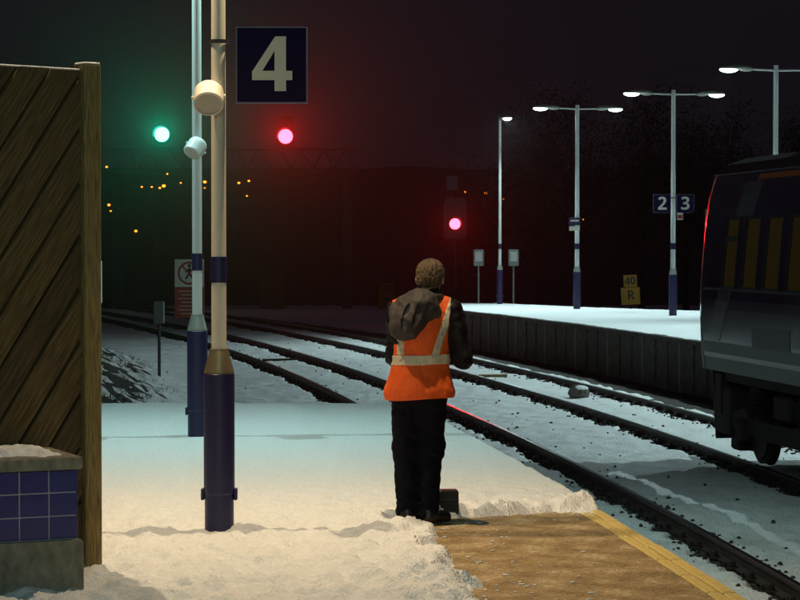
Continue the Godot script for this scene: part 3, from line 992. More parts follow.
func build_person(at: Vector3) -> void:
	pn_a = fnoise(51, 1.0, 2)
	pn_b = fnoise(52, 2.0, 2)
	var t := thing("person", "person in orange high visibility vest seen from behind on the snowy platform", "person", at)
	var core := func(p: Vector3) -> float:
		var d := smin(f_torso(p) + 0.025, f_arms(p, -0.022), 0.04)
		d = smin(d, minf(cap(p, Vector3(-0.10, 0.88, 0), Vector3(-0.12, 0.5, -0.015), 0.085, 0.055), cap(p, Vector3(-0.12, 0.5, -0.015), Vector3(-0.107, 0.07, 0.015), 0.052, 0.035)), 0.03)
		d = smin(d, minf(cap(p, Vector3(0.045, 0.88, 0), Vector3(0.048, 0.5, -0.02), 0.085, 0.055), cap(p, Vector3(0.048, 0.5, -0.02), Vector3(0.028, 0.07, 0.015), 0.052, 0.035)), 0.03)
		return smin(d, cap(p, Vector3(0.03, 1.52, 0.01), Vector3(0.012, 1.38, 0.01), 0.05, 0.058), 0.03)
	var st := new_st()
	st.append_from(surf(core, Vector3(-0.36, 0.02, -0.36), Vector3(0.36, 1.60, 0.22), 0.018), 0, Transform3D.IDENTITY)
	st.append_from(surf(f_head, Vector3(-0.09, 1.42, -0.16), Vector3(0.17, 1.73, 0.13), 0.005), 0, Transform3D.IDENTITY)
	for s in [-1.0, 1.0]:
		var c := Vector3(0.06 if s > 0 else -0.02, 1.105, -0.335)
		st.append_from(surf(f_hand.bind(s), c - Vector3(0.09, 0.08, 0.10), c + Vector3(0.09, 0.09, 0.09), 0.004), 0, Transform3D.IDENTITY)
	part("body", st.commit(), M.skin, t)
	part("hair", surf(f_hair, Vector3(-0.09, 1.48, -0.16), Vector3(0.18, 1.75, 0.14), 0.0036), M.hair, t)
	part("jacket", surf(f_jacket, Vector3(-0.34, 0.80, -0.34), Vector3(0.36, 1.60, 0.22), 0.010), M.jacket, t)
	part("hood", surf(f_hood, Vector3(-0.27, 1.16, -0.14), Vector3(0.16, 1.56, 0.28), 0.0065), M.hood_cloth, t)
	part("trousers", surf(f_trousers, Vector3(-0.26, 0.0, -0.17), Vector3(0.20, 1.0, 0.17), 0.010), M.trousers, t)
	part("shoe", surf(f_shoes.bind(true), Vector3(-0.23, -0.01, -0.25), Vector3(-0.03, 0.16, 0.12), 0.007), M.shoe_leather, t)
	part("shoe", surf(f_shoes.bind(false), Vector3(-0.05, -0.01, -0.17), Vector3(0.21, 0.16, 0.12), 0.007), M.shoe_leather, t)
	var v := part("vest", surf(f_vest, Vector3(-0.31, 0.78, -0.25), Vector3(0.30, 1.48, 0.25), 0.009), M.hi_vis, t)
	var band := func(p: Vector3) -> float:
		return maxf(maxf(f_vest(p) - 0.0045, -(f_vest(p) + 0.004)), absf(p.y - 1.068 - 0.03 * p.x) - 0.033)
	part("reflective_band", surf(band, Vector3(-0.31, 1.0, -0.25), Vector3(0.30, 1.14, 0.25), 0.006), M.reflective, v)
	for s in [-1.0, 1.0]:
		var strip := func(p: Vector3) -> float:
			var cx := 0.072 + 0.33 * (p.y - 1.10) * 1.0 if s > 0 else -0.152 + 0.02 * (p.y - 1.1)
			return maxf(maxf(maxf(f_vest(p) - 0.0035, -(f_vest(p) + 0.004)), absf(p.x - cx) - 0.026), 1.10 - p.y)
		part("reflective_strip", surf(strip, Vector3(-0.31, 1.06, -0.25), Vector3(0.30, 1.48, 0.25), 0.006), M.reflective, v)

# ------------------------------------------------------------------ tracks
func build_track(label: String, o0: float, o1: float, z0: float, z1: float, sl: ArrayMesh, ch: ArrayMesh) -> void:
	var t := thing("railway_track", label, "track", Vector3.ZERO, 0.0, "railway tracks")
	var prof := [Vector2(-0.07, -0.159), Vector2(-0.07, -0.148), Vector2(-0.012, -0.125), Vector2(-0.012, -0.05), Vector2(-0.035, -0.036), Vector2(-0.035, -0.006), Vector2(-0.027, 0.0), Vector2(0.027, 0.0), Vector2(0.035, -0.006), Vector2(0.035, -0.036), Vector2(0.012, -0.05), Vector2(0.012, -0.125), Vector2(0.07, -0.148), Vector2(0.07, -0.159)]
	for off in [o0, o1]:
		var pts := []
		var z := z0
		while z <= z1:
			pts.append(Vector3(track_x(z, off), -0.9, -z))
			z += 1.0
		var r := part("rail", sweep(pts, prof), M.rail_rust, t)
		part("running_surface", sweep(pts, [Vector2(-0.026, 0.0005), Vector2(-0.024, 0.002), Vector2(0.0, 0.0032), Vector2(0.024, 0.002), Vector2(0.026, 0.0005)], false), M.rail_top, r)
	var zz := z0 + 0.2
	var mid := (o0 + o1) * 0.5
	while zz < minf(z1, 70.0):
		var s := rail_slope(zz)
		var yaw := atan(-s)
		var p := part("sleeper", sl, M.sleeper, t, Vector3(track_x(zz, mid), -1.135, -zz), Vector3(0, -yaw * -1.0, 0))
		for off in [-0.7525, 0.7525]:
			part("rail_chair", ch, M.chair_iron, p, Vector3(off, 0.065, 0))
		zz += 0.66

func build_ground() -> void:
	n_big = fnoise(1, 0.25, 3)
	n_mid = fnoise(2, 1.3, 3)
	n_fine = fnoise(3, 7.0, 3)
	# one sheet to the horizon, finer near the tracks, rising to a far hillside
	var gz := PackedFloat32Array([-30.0, -10.0, 0.0, 6.0])
	for k in 300:
		gz.append(8.0 * pow(190.0, k / 299.0))
	var nu := 301
	var g := grid_mesh(nu, gz.size(), func(i: int, j: int) -> Vector3:
		var z := gz[j]
		var u := (float(i) / (nu - 1) - 0.5) * 2.0
		u = u * (0.55 + 0.45 * u * u)
		var x := u * (maxf(z, 4.0) * 0.55 + 12.0)
		var y := ballast_y(x, z)
		if z > 130.0:
			y += 26.0 * smoothstep(150.0, 700.0, z) + 2.5 * n_big.get_noise_2d(x * 0.05, z * 0.03) * smoothstep(150.0, 400.0, z)
		return Vector3(x, y, -z))
	struct("ground", g, M.ballast)
	var nz := 470
	var nw := 440
	var s := grid_mesh(nw, nz, func(i: int, j: int) -> Vector3:
		var z := 13.0 * pow(8.2, float(j) / (nz - 1))
		var u := (float(i) / (nw - 1) - 0.5) * 2.0
		u = u * (0.6 + 0.4 * u * u)
		var x := u * (z * 0.38 + 2.5)
		var y := snow_y(x, z)
		if i == 0 or j == 0 or i == nw - 1 or j == nz - 1:
			y -= 0.4
		return Vector3(x, y, -z))
	struct("track_snow", s, M.track_snow)
	# tracks
	var sl := box(Vector3(2.5, 0.13, 0.25), 0.015)
	var st := new_st()
	add_box(st, Vector3(0, 0.018, 0), Vector3(0.40, 0.036, 0.17), 0.008)
	for k in [-1.0, 1.0]:
		add_box(st, Vector3(k * 0.085, 0.06, 0), Vector3(0.05, 0.07, 0.12), 0.01)
		add_tube(st, Vector3(k * 0.15, 0.03, 0.0), Vector3(k * 0.15, 0.075, 0.0), 0.02, 0.018, 8)
	var ch := st.commit()
	build_track("snow covered railway track running past the near platform edge", RAILS[0], RAILS[1], 6.0, 120.0, sl, ch)
	build_track("railway track between train and island platform, carrying the train", RAILS[2], RAILS[3], 14.0, 120.0, sl, ch)
	# loose stones poking through the snow along the rails
	var stone := new_st()
	var r := RandomNumberGenerator.new()
	r.seed = 77
	add_ellipsoid(stone, Vector3.ZERO, Vector3(0.03, 0.02, 0.025), -90.0, 90.0, 6, 4)
	var mm := MultiMesh.new()
	mm.transform_format = MultiMesh.TRANSFORM_3D
	mm.mesh = stone.commit()
	var places: Array[Transform3D] = []
	for k in 3600:
		var z := 14.0 * pow(4.6, r.randf())
		var off: float = RAILS[r.randi() % 4]
		var d := r.randfn() * 0.10
		d += 0.12 * signf(d)
		if r.randf() < 0.10:
			d = r.randf_range(-1.4, 1.4)
		var x := track_x(z, off) + d
		if x < edge_x(z) + 0.15 and z < 25.0:
			continue
		var sc := r.randf_range(0.4, 1.05)
		var b := Basis.from_euler(Vector3(r.randf() * TAU, r.randf() * TAU, r.randf() * TAU)).scaled(Vector3(sc, sc * r.randf_range(0.7, 1.2), sc))
		places.append(Transform3D(b, Vector3(x, maxf(snow_y(x, z), ballast_y(x, z)) + 0.006 * sc, -z)))
	mm.instance_count = places.size()
	for k in places.size():
		mm.set_instance_transform(k, places[k])
	var mi := MultiMeshInstance3D.new()
	mi.name = "ballast_stones"
	mi.multimesh = mm
	mi.material_override = M.ballast
	mi.set_meta("kind", "stuff")
	mi.set_meta("label", "dark ballast stones poking through the snow beside rails")
	mi.set_meta("category", "stones")
	add_child(mi)
	# dead grass on the bank
	st = new_st()
	for k in 5000:
		var z := r.randf_range(25.5, 52.0)
		var x := r.randf_range(-9.0, -1.5)
		if bank(x, z) < 0.12 + 0.5 * r.randf() * 0.6 or n_mid.get_noise_2d(x * 0.8, z * 0.8) < -0.12:
			continue
		var y := ballast_y(x, z)
		for q in 3:
			var h := r.randf_range(0.03, 0.10)
			var lean := Vector3(r.randfn() * 0.06, h, r.randfn() * 0.06)
			var base := Vector3(x + r.randfn() * 0.03, y - 0.01, -z + r.randfn() * 0.03)
			var w := Vector3(0.006, 0, r.randfn() * 0.004)
			ftri(st, base - w, base + w, base + lean, Vector3(0, 0.3, 1))
	var gr := part("dead_grass", st.commit(), M.dead_grass, self)
	gr.set_meta("kind", "stuff")
	gr.set_meta("label", "frosted dead grass on the bank beyond the platform end")
	gr.set_meta("category", "grass")

func cleared(x: float, z: float) -> float:
	# > 0 where the paving was scraped clear (metres inside the outline)
	var far := 14.62 + 0.40 * smoothstep(0.35, 1.45, x) - 0.45 * smoothstep(0.45, -0.15, x)
	var left := 0.10 + 0.16 * smoothstep(14.2, 12.2, z) + 0.16 * smoothstep(12.2, 10.5, z)
	return minf(far - z, (x - left) * 0.8)

func build_platform() -> void:
	# body of the platform: asphalt top with a brick-dark face to the track
	var st := new_st()
	var zs := []
	var z := -12.0
	while z < 24.9:
		zs.append(z)
		z += 0.6
	zs.append(24.9)
	for k in range(zs.size() - 1):
		var a: float = zs[k]
		var b: float = zs[k + 1]
		var ea := edge_x(a) - 0.17
		var eb := edge_x(b) - 0.17
		quad(st, Vector3(-9, 0, -a), Vector3(ea, 0, -a), Vector3(eb, 0, -b), Vector3(-9, 0, -b), Vector3.UP)
		quad(st, Vector3(ea + 0.12, -0.10, -a), Vector3(eb + 0.12, -0.10, -b), Vector3(eb + 0.12, -1.4, -b), Vector3(ea + 0.12, -1.4, -a), Vector3.RIGHT)
		quad(st, Vector3(ea, 0, -a), Vector3(eb, 0, -b), Vector3(eb, -0.10, -b), Vector3(ea, -0.10, -a), Vector3.RIGHT)
		quad(st, Vector3(ea, -0.10, -a), Vector3(eb, -0.10, -b), Vector3(eb + 0.12, -0.10, -b), Vector3(ea + 0.12, -0.10, -a), Vector3.UP)
	var ee := edge_x(24.9) - 0.05
	quad(st, Vector3(-9, 0, -24.9), Vector3(ee - 0.12, 0, -24.9), Vector3(ee, -1.4, -24.9), Vector3(-9, -1.4, -24.9), Vector3.FORWARD)
	var pf := struct("platform", st.commit(), M.grit_paving)
	# the yellow nosing: two rows of slabs along the edge
	var r := RandomNumberGenerator.new()
	r.seed = 5
	var slab := box(Vector3(0.074, 0.094, 0.590), 0.008)
	var slab2 := box(Vector3(0.070, 0.094, 0.590), 0.008)
	z = 6.0
	while z < 24.5:
		var zc := z + 0.3
		var yaw := atan(-(-0.0622 - 0.00326 * zc))
		for row in 2:
			var x := edge_x(zc) - (0.041 if row == 0 else 0.127)
			part("nosing_slab", slab if row == 0 else slab2, M.yellow_paint, pf, Vector3(x, -0.047 + 0.004 + r.randf_range(-0.003, 0.005), -zc), Vector3(0, yaw, 0))
		z += 0.6
	# snow lying on the platform, scraped away in one patch
	var nlump := fnoise(61, 5.5, 4)
	var nsmall := fnoise(62, 16.0, 3)
	var nwide := fnoise(63, 0.9, 3)
	var nmed := fnoise(65, 2.6, 2)
	var nstreak := fnoise(64, 2.2, 3)
	var ns := 250
	var nz := 640
	var snow := grid_mesh(ns, nz, func(i: int, j: int) -> Vector3:
		var zz := 6.5 * pow(24.93 / 6.5, float(j) / (nz - 1))
		var s := pow(float(i) / (ns - 1), 1.25) * 7.5
		var x := edge_x(zz) - s - 0.004 + (0.02 * nlump.get_noise_2d(zz, 3.0) if i == 0 else 0.0)
		var trod := smoothstep(17.5, 13.5, zz)
		var lump := nlump.get_noise_2d(x, zz)
		var th := 0.030 + 0.014 * trod + 0.010 * nwide.get_noise_2d(x, zz) + 0.006 * nstreak.get_noise_2d(x * 0.4, zz * 1.6)
		th += trod * (0.036 * lump + 0.030 * nmed.get_noise_2d(x, zz) + 0.007 * nsmall.get_noise_2d(x, zz)) + (1.0 - trod) * (0.003 * lump + 0.004 * nmed.get_noise_2d(x * 0.5, zz * 1.5))
		# footprints, a scatter of shallow dents
		var fp := nlump.get_noise_2d(x * 0.62 + 31.0, zz * 0.30)
		th -= trod * 0.028 * smoothstep(0.25, 0.42, fp)
		# scraped patch with a ridge of pushed-up lumps round it
		var c := cleared(x, zz) + 0.16 * nwide.get_noise_2d(x * 1.5, zz * 1.2) + 0.09 * lump + 0.04 * nsmall.get_noise_2d(x, zz)
		var ridge := smoothstep(-0.45, -0.04, c)
		th = maxf(th, 0.006)
		th += ridge * (0.018 + 0.030 * maxf(0.0, lump + 0.25))
		th -= 0.11 * smoothstep(-0.03, 0.05, c)
		# crumbs left behind on the cleared paving
		if c > 0.03:
			th = -0.03
		# lump on the edge at the end of the scraped strip
		var dl := Vector2(x - edge_x(15.02) + 0.16, (zz - 15.02) * 0.55).length()
		th += 0.055 * smoothstep(0.19, 0.03, dl) * (0.75 + 0.6 * lump)
		# trampled flat under the person's feet
		th -= (th - 0.004) * smoothstep(0.30, 0.12, Vector2(x - 0.10, (zz - 14.22) * 0.9).length()) if th > 0.004 else 0.0
		var y := 0.003 + th
		if s < 0.03:
			y -= (0.03 - s) * 1.6
		if i == 0 or j == nz - 1:
			y = minf(y, -0.03)
		return Vector3(x, y, -zz))
	struct("platform_snow", snow, M.snow)
	# crumbs of snow left on the scraped paving
	var cr := new_st()
	add_ellipsoid(cr, Vector3.ZERO, Vector3(0.010, 0.005, 0.008), -90.0, 90.0, 7, 4)
	var mm := MultiMesh.new()
	mm.transform_format = MultiMesh.TRANSFORM_3D
	mm.mesh = cr.commit()
	var at: Array[Transform3D] = []
	while at.size() < 190:
		var cz := r.randf_range(9.5, 15.1)
		var cx := r.randf_range(0.0, 1.7)
		if cx > edge_x(cz) - 0.02 or cleared(cx, cz) < 0.0:
			continue
		if r.randf() > smoothstep(0.9, -0.1, cleared(cx, cz)) * 0.9 + 0.25 * maxf(0.0, nwide.get_noise_2d(cx * 2.0, cz * 2.0)):
			continue
		var sc := r.randf_range(0.3, 1.0) * r.randf_range(0.6, 1.6)
		at.append(Transform3D(Basis(Vector3.UP, r.randf() * TAU).scaled(Vector3(sc * r.randf_range(0.8, 2.2), sc, sc)), Vector3(cx, 0.003, -cz)))
	mm.instance_count = at.size()
	for k in at.size():
		mm.set_instance_transform(k, at[k])
	var mi := MultiMeshInstance3D.new()
	mi.name = "snow_crumbs"
	mi.multimesh = mm
	mi.material_override = M.snow
	mi.set_meta("kind", "stuff")
	mi.set_meta("label", "small crumbs of snow left on the scraped brown paving")
	mi.set_meta("category", "snow")
	add_child(mi)

func build_island() -> void:
	var st := new_st()
	var z0 := 24.0
	var z1 := 70.0
	var n := 46
	for k in n:
		var a := lerpf(z0, z1, float(k) / n)
		var b := lerpf(z0, z1, float(k + 1) / n)
		var xa := island_x(a)
		var xb := island_x(b)
		var wa := xa + island_w(a)
		var wb := xb + island_w(b)
		quad(st, Vector3(xa + 0.1, 0, -a), Vector3(wa, 0, -a), Vector3(wb, 0, -b), Vector3(xb + 0.1, 0, -b), Vector3.UP)
		quad(st, Vector3(xa + 0.12, 0, -a), Vector3(xb + 0.12, 0, -b), Vector3(xb + 0.12, -1.4, -b), Vector3(xa + 0.12, -1.4, -a), Vector3.LEFT)
		quad(st, Vector3(wa, 0, -a), Vector3(wb, 0, -b), Vector3(wb, -1.4, -b), Vector3(wa, -1.4, -a), Vector3.RIGHT)
	quad(st, Vector3(island_x(z1) + 0.12, 0, -z1), Vector3(island_x(z1) + island_w(z1), 0, -z1), Vector3(island_x(z1) + island_w(z1), -1.4, -z1), Vector3(island_x(z1) + 0.12, -1.4, -z1), Vector3.FORWARD)
	var pf := struct("island_platform", st.commit(), M.dark_concrete)
	var r := RandomNumberGenerator.new()
	r.seed = 9
	var coping := box(Vector3(0.42, 0.09, 0.885), 0.015)
	var pier := box(Vector3(0.07, 1.25, 0.10), 0.012)
	var panel := box(Vector3(0.05, 1.2, 0.78), 0.012)
	var z := 30.0
	while z < 69.5:
		var zc := z + 0.45
		var yaw := atan(-(0.031 - 0.00434 * zc))
		part("coping_slab", coping, M.dark_concrete, pf, Vector3(island_x(zc) + 0.15, -0.033 + r.randf_range(-0.004, 0.004), -zc), Vector3(0, yaw, 0))
		part("wall_panel", panel, M.dark_concrete, pf, Vector3(island_x(zc) + 0.10 + r.randf_range(0.0, 0.012), -0.69, -zc), Vector3(0, yaw, 0))
		part("wall_pier", pier, M.concrete if int(z / 0.9) % 3 == 0 else M.dark_concrete, pf, Vector3(island_x(z) + 0.085, -0.70, -z), Vector3(0, yaw, 0))
		z += 0.9
	var nl := fnoise(71, 1.2, 3)
	var nu := 60
	var nv := 240
	var snow := grid_mesh(nu, nv, func(i: int, j: int) -> Vector3:
		var zz := lerpf(z0, z1 - 0.02, float(j) / (nv - 1))
		var u := float(i) / (nu - 1)
		var w := island_w(zz)
		var x := island_x(zz) + 0.01 + u * w
		if i == 0:
			x += 0.08 * nl.get_noise_2d(zz * 1.5, 9.0)
		var y := 0.026 + 0.014 * nl.get_noise_2d(x, zz) + 0.006 * nl.get_noise_2d(x * 4.0, zz * 4.0)
		if i == 0 or i == nu - 1 or j == 0 or j == nv - 1:
			y = -0.005 if i != 0 else 0.004
		return Vector3(x, y, -zz))
	struct("island_platform_snow", snow, M.snow)

# ------------------------------------------------------------------ fence and planter at the left
func build_fence() -> void:
	var d := Vector3(-0.766, 0, 0.643)
	var t := thing("timber_fence", "tall diagonal boarded timber fence at the left edge", "fence", Vector3(-1.716, 0, -12.1), atan2(-d.z, d.x))
	# local x runs along the fence towards the camera, local -z is its camera-facing side
	var face := -1.0
	part("post", box(Vector3(0.105, 2.80, 0.115), 0.007, Vector3(0, 1.40, 0)), M.timber_post, t)
	part("post", box(Vector3(0.105, 2.80, 0.115), 0.007, Vector3(2.4, 1.40, 0)), M.timber_post, t)
	for y in [0.35, 1.5, 2.55]:
		part("rail", box(Vector3(2.29, 0.09, 0.045), 0.005, Vector3(1.2, y, -0.066 * face)), M.board_b, t)
	part("snow_strip", box(Vector3(0.10, 0.012, 0.11), 0.005, Vector3(0, 2.805, 0)), M.snow, t)
	part("snow_strip", box(Vector3(2.28, 0.010, 0.024), 0.004, Vector3(1.2, 2.769, -0.012)), M.snow, t)
	var frame := PackedVector2Array([Vector2(0.056, 0.08), Vector2(2.344, 0.08), Vector2(2.344, 2.765), Vector2(0.056, 2.765)])
	var ang := deg_to_rad(55.0)
	var w := 0.166
	var r := RandomNumberGenerator.new()
	r.seed = 3
	# boards lean away from the post: along (-x, +y) seen from the camera they rise to the right, towards the post
	var k := -4
	while k < 56:
		# two layers, the rear one covering the gaps of the front one
		var rear := k % 2 != 0
		var o := k * 0.5 * w / sin(ang) + 0.09
		var a := Vector2(o, -0.2)
		var u := Vector2(-cos(ang), sin(ang))
		var nrm := Vector2(sin(ang), cos(ang))
		var g := 0.010 if not rear else 0.002
		var quad4 := PackedVector2Array([a - u * 1.0 + nrm * g, a + u * 6.0 + nrm * g, a + u * 6.0 + nrm * (w - g), a - u * 1.0 + nrm * (w - g)])
		for piece in Geometry2D.intersect_polygons(quad4, frame):
			# draw each board in its own axes so that the grain runs along it
			var mid := Vector2.ZERO
			for p in piece:
				mid += p / piece.size()
			var loc := PackedVector2Array()
			for p in piece:
				var q: Vector2 = p - mid
				loc.append(Vector2(q.dot(nrm), q.dot(u)))
			if absf(poly_area(loc)) < 0.004:
				continue
			var o3 := part("board", prism(loc, -0.011, 0.011), M[["board_a", "board_b", "board_c", "board_a"][r.randi() % 4]], t, Vector3(mid.x, mid.y, r.randf_range(-0.005, 0.005) + (0.024 if rear else -0.012)))
			o3.rotation = Vector3(0, 0, PI / 2 - ang)
		k += 1

func poly_area(p: PackedVector2Array) -> float:
	var s := 0.0
	for i in p.size():
		s += p[i].cross(p[(i + 1) % p.size()])
	return s * 0.5

func build_planter() -> void:
	# a low tiled plinth with a concrete cap; its front faces the camera and runs towards it on the left
	var t := thing("tiled_plinth", "low plinth faced in blue tiles with concrete cap under snow", "plinth", Vector3(-1.645, 0, -11.3), deg_to_rad(25.0))
	# local -x goes left along the front, local -z goes back
	part("concrete_base", prism(PackedVector2Array([Vector2(-2.2, 0.0), Vector2(0.012, 0.0), Vector2(0.012, 0.285), Vector2(0.0, 0.295), Vector2(-2.2, 0.295)]), -0.58, 0.012), M.concrete, t)
	part("core", box(Vector3(2.18, 0.36, 0.53), 0.0, Vector3(-1.108, 0.475, -0.293)), M.grout, t)
	var tile := box(Vector3(0.148, 0.1135, 0.012), 0.002)
	for row in 3:
		for col in 13:
			part("tile", tile, M.blue_tile, t, Vector3(-0.082 - col * 0.155, 0.357 + row * 0.1205, -0.0295))
	var side := box(Vector3(0.012, 0.116, 0.150), 0.003)
	for row in 3:
		for col in 3:
			part("tile", side, M.blue_tile, t, Vector3(-0.016, 0.357 + row * 0.1205, -0.11 - col * 0.155))
	part("cap", box(Vector3(2.2, 0.065, 0.60), 0.008, Vector3(-1.09, 0.690, -0.29)), M.concrete, t)
	var nl := fnoise(81, 6.0, 3)
	var snow := grid_mesh(150, 60, func(i: int, j: int) -> Vector3:
		var x := -0.02 - 2.1 * i / 149.0
		var z := -0.01 - 0.56 * j / 59.0
		var e := minf(-x - 0.02, minf(-z * 0.8 - 0.035, z + 0.62))
		var h := smoothstep(0.02, 0.14, e + 0.07 * nl.get_noise_2d(x, z)) * (0.032 + 0.012 * nl.get_noise_2d(x * 2.0, z * 2.0)) - 0.004
		return Vector3(x, 0.7225 + h, z))
	part("snow_cover", snow, M.snow, t)

# ------------------------------------------------------------------ signs and small things

func number_board(label: String, at: Vector3, w: float, h: float, digit: String, size: float, arm_from: Vector3, turn := 0.0) -> void:
	var t := thing("platform_number_sign", label, "sign", at, turn, "platform number signs")
	part("board", box(Vector3(w, h, 0.018), 0.004), M.sign_navy, t)
	var st := new_st()
	for s in [-1.0, 1.0]:
		add_box(st, Vector3(0, s * (h * 0.5 + 0.004), 0), Vector3(w + 0.016, 0.008, 0.026))
		add_box(st, Vector3(s * (w * 0.5 + 0.004), 0, 0), Vector3(0.008, h, 0.026))
	part("edge_trim", st.commit(), M.sign_edge, t)
	part("numeral", text_mesh(digit, size, 0.006), M.sign_white, t, Vector3(0, 0, 0.0115))
	part("bracket", tube(arm_from, Vector3(-signf(-arm_from.x) * -0.0 + signf(arm_from.x) * w * 0.5, arm_from.y, 0), 0.008, 0.008, 8), M.navy, t)
	var cl := new_st()
	add_lathe(cl, [Vector2(0.05, -0.012), Vector2(0.058, -0.012), Vector2(0.058, 0.012), Vector2(0.05, 0.012)], 20, Transform3D(Basis.IDENTITY, Vector3(arm_from.x + signf(arm_from.x) * 0.05, arm_from.y, arm_from.z)))
	part("pole_clamp", cl.commit(), M.dark_metal, t)

func speed_sign(label: String, at: Vector3, ground: float, tilt: float, size := 1.0) -> void:
	# two yellow plates on one post: "40" above, "R" below
	var t := thing("speed_restriction_sign", label, "sign", Vector3(at.x, ground, at.z), 0.0, "speed restriction signs")
	t.scale = Vector3.ONE * size
	var y := (at.y - ground) / size
	var st := new_st()
	add_tube(st, Vector3(0, -0.1, -0.03), Vector3(0, y + 0.98, -0.03), 0.025, 0.025, 10)
	part("post", st.commit(), M.dark_metal, t)
	var low := part("plate", box(Vector3(0.62, 0.57, 0.015), 0.004), M.sign_yellow, t, Vector3(0, y + 0.285, 0), Vector3(0, 0, tilt))
	part("letter", text_mesh("R", 0.30, 0.006), M.print_black, low, Vector3(0, 0.03, 0.010))
	var top := part("plate", box(Vector3(0.44, 0.40, 0.015), 0.004), M.sign_yellow, t, Vector3(-0.015, y + 0.78, 0), Vector3(0, 0, tilt))
	part("numeral", text_mesh("40", 0.24, 0.006), M.print_black, top, Vector3(0, 0, 0.010))

func signal_head(label: String, at: Vector3, col: Color, em: Material, r: float, energy: float, post_to: float) -> void:
	var t := thing("colour_light_signal", label, "signal", at, 0.0, "colour light signals")
	part("backboard", prism(PackedVector2Array([Vector2(-0.35, -0.55), Vector2(0.35, -0.55), Vector2(0.42, -0.4), Vector2(0.42, 0.75), Vector2(0.3, 0.95), Vector2(-0.3, 0.95), Vector2(-0.42, 0.75), Vector2(-0.42, -0.4)]), -0.10, -0.06), M.dark_metal, t)
	part("lamp_case", box(Vector3(0.5, 0.9, 0.3), 0.03, Vector3(0, 0.2, -0.26)), M.dark_metal, t)
	var st := new_st()
	for k in 14:
		var a0 := lerpf(-0.25, PI + 0.25, k / 14.0)
		var a1 := lerpf(-0.25, PI + 0.25, (k + 1) / 14.0)
		var rr := r + 0.05
		quad(st, Vector3(cos(a0) * rr, sin(a0) * rr, -0.06), Vector3(cos(a1) * rr, sin(a1) * rr, -0.06), Vector3(cos(a1) * rr, sin(a1) * rr, 0.20), Vector3(cos(a0) * rr, sin(a0) * rr, 0.20), Vector3(cos(a0), sin(a0), 0))
	part("hood", st.commit(), M.dark_metal, t)
	st = new_st()
	add_lathe(st, [Vector2(r, 0.0), Vector2(r * 0.8, 0.05), Vector2(r * 0.45, 0.085), Vector2(0, 0.095)], 28, Transform3D(Basis(Vector3(1, 0, 0), Vector3(0, 0, 1), Vector3(0, -1, 0)), Vector3(0, 0, -0.06)))
	part("signal_lens", st.commit(), em, t)
	if post_to < 0.0:
		part("post", tube(Vector3(0, post_to, -0.26), Vector3(0, -0.3, -0.26), 0.07, 0.07, 12), M.dark_metal, t)
	var o := SpotLight3D.new()
	o.name = "signal_light"
	t.add_child(o, true)
	o.position = Vector3(0, 0, 0.06)
	# a signal's beam points down the line at the platform
	o.look_at_from_position(Vector3(0, 0, 0.06) + at, Vector3(0, 5.0 if at.y > 4.0 else 1.8, 0), Vector3.UP)
	o.light_color = col
	o.light_energy = energy
	o.light_size = 0.05
	o.spot_angle = 5.4
	o.spot_angle_attenuation = 0.6
	o.spot_range = 150.0
	o.spot_attenuation = 2.0
	o.shadow_enabled = true

func build_signals() -> void:
	var red := glow("red_signal_glow", Color(1.0, 0.20, 0.27), 16.0)
	var green := glow("green_signal_glow", Color(0.28, 1.0, 0.85), 14.0)
	var t := thing("signal_gantry", "dark steel signal gantry spanning the tracks in the distance", "gantry", Vector3(0, -1.2, -100.6))
	for x in [-12.9, -2.4]:
		part("column", box(Vector3(0.45, 6.6, 0.45), 0.03, Vector3(x, 3.3, 0)), M.gantry_steel, t)
	var st := new_st()
	for y in [6.55, 7.45]:
		add_box(st, Vector3(-7.65, y, 0), Vector3(11.2, 0.12, 0.12))
	part("beam", st.commit(), M.gantry_steel, t)
	st = new_st()
	for k in 11:
		var x := -13.0 + k * 1.0
		add_tube(st, Vector3(x, 6.55, 0), Vector3(x + 0.5, 7.45, 0), 0.03, 0.03, 6)
		add_tube(st, Vector3(x + 0.5, 7.45, 0), Vector3(x + 1.0, 6.55, 0), 0.03, 0.03, 6)
	part("lattice", st.commit(), M.gantry_steel, t)
	part("brace", tube(Vector3(-12.7, 6.2, 0), Vector3(-10.9, 4.6, 0.1), 0.06, 0.06, 8), M.gantry_steel, t)
	part("walkway", box(Vector3(11.2, 0.06, 0.8), 0.0, Vector3(-7.65, 6.42, 0.45)), M.gantry_steel, t)
	signal_head("green colour light signal on the gantry at the left", Vector3(-10.77, 6.89, -99.6), Color(0.1, 1.0, 0.75), green, 0.33, 230.0, 0.0)
	signal_head("bright red signal on the gantry below the number four sign", Vector3(-5.18, 6.80, -99.6), Color(1.0, 0.03, 0.06), red, 0.33, 280.0, 0.0)
	signal_head("red signal on its own low post above the person's right shoulder", Vector3(2.0, 2.64, -80.0), Color(1.0, 0.03, 0.06), red, 0.20, 45.0, -3.7)
	var b := thing("signal_plate", "small dark blue plate on a thin post above the lower red signal", "plate", Vector3(1.9, -1.1, -80.6))
	part("plate", box(Vector3(0.42, 0.5, 0.03), 0.004, Vector3(0, 5.25, 0)), M.navy, b)
	part("post", tube(Vector3(0, -0.2, -0.05), Vector3(0, 5.5, -0.05), 0.03, 0.03, 8), M.dark_metal, b)

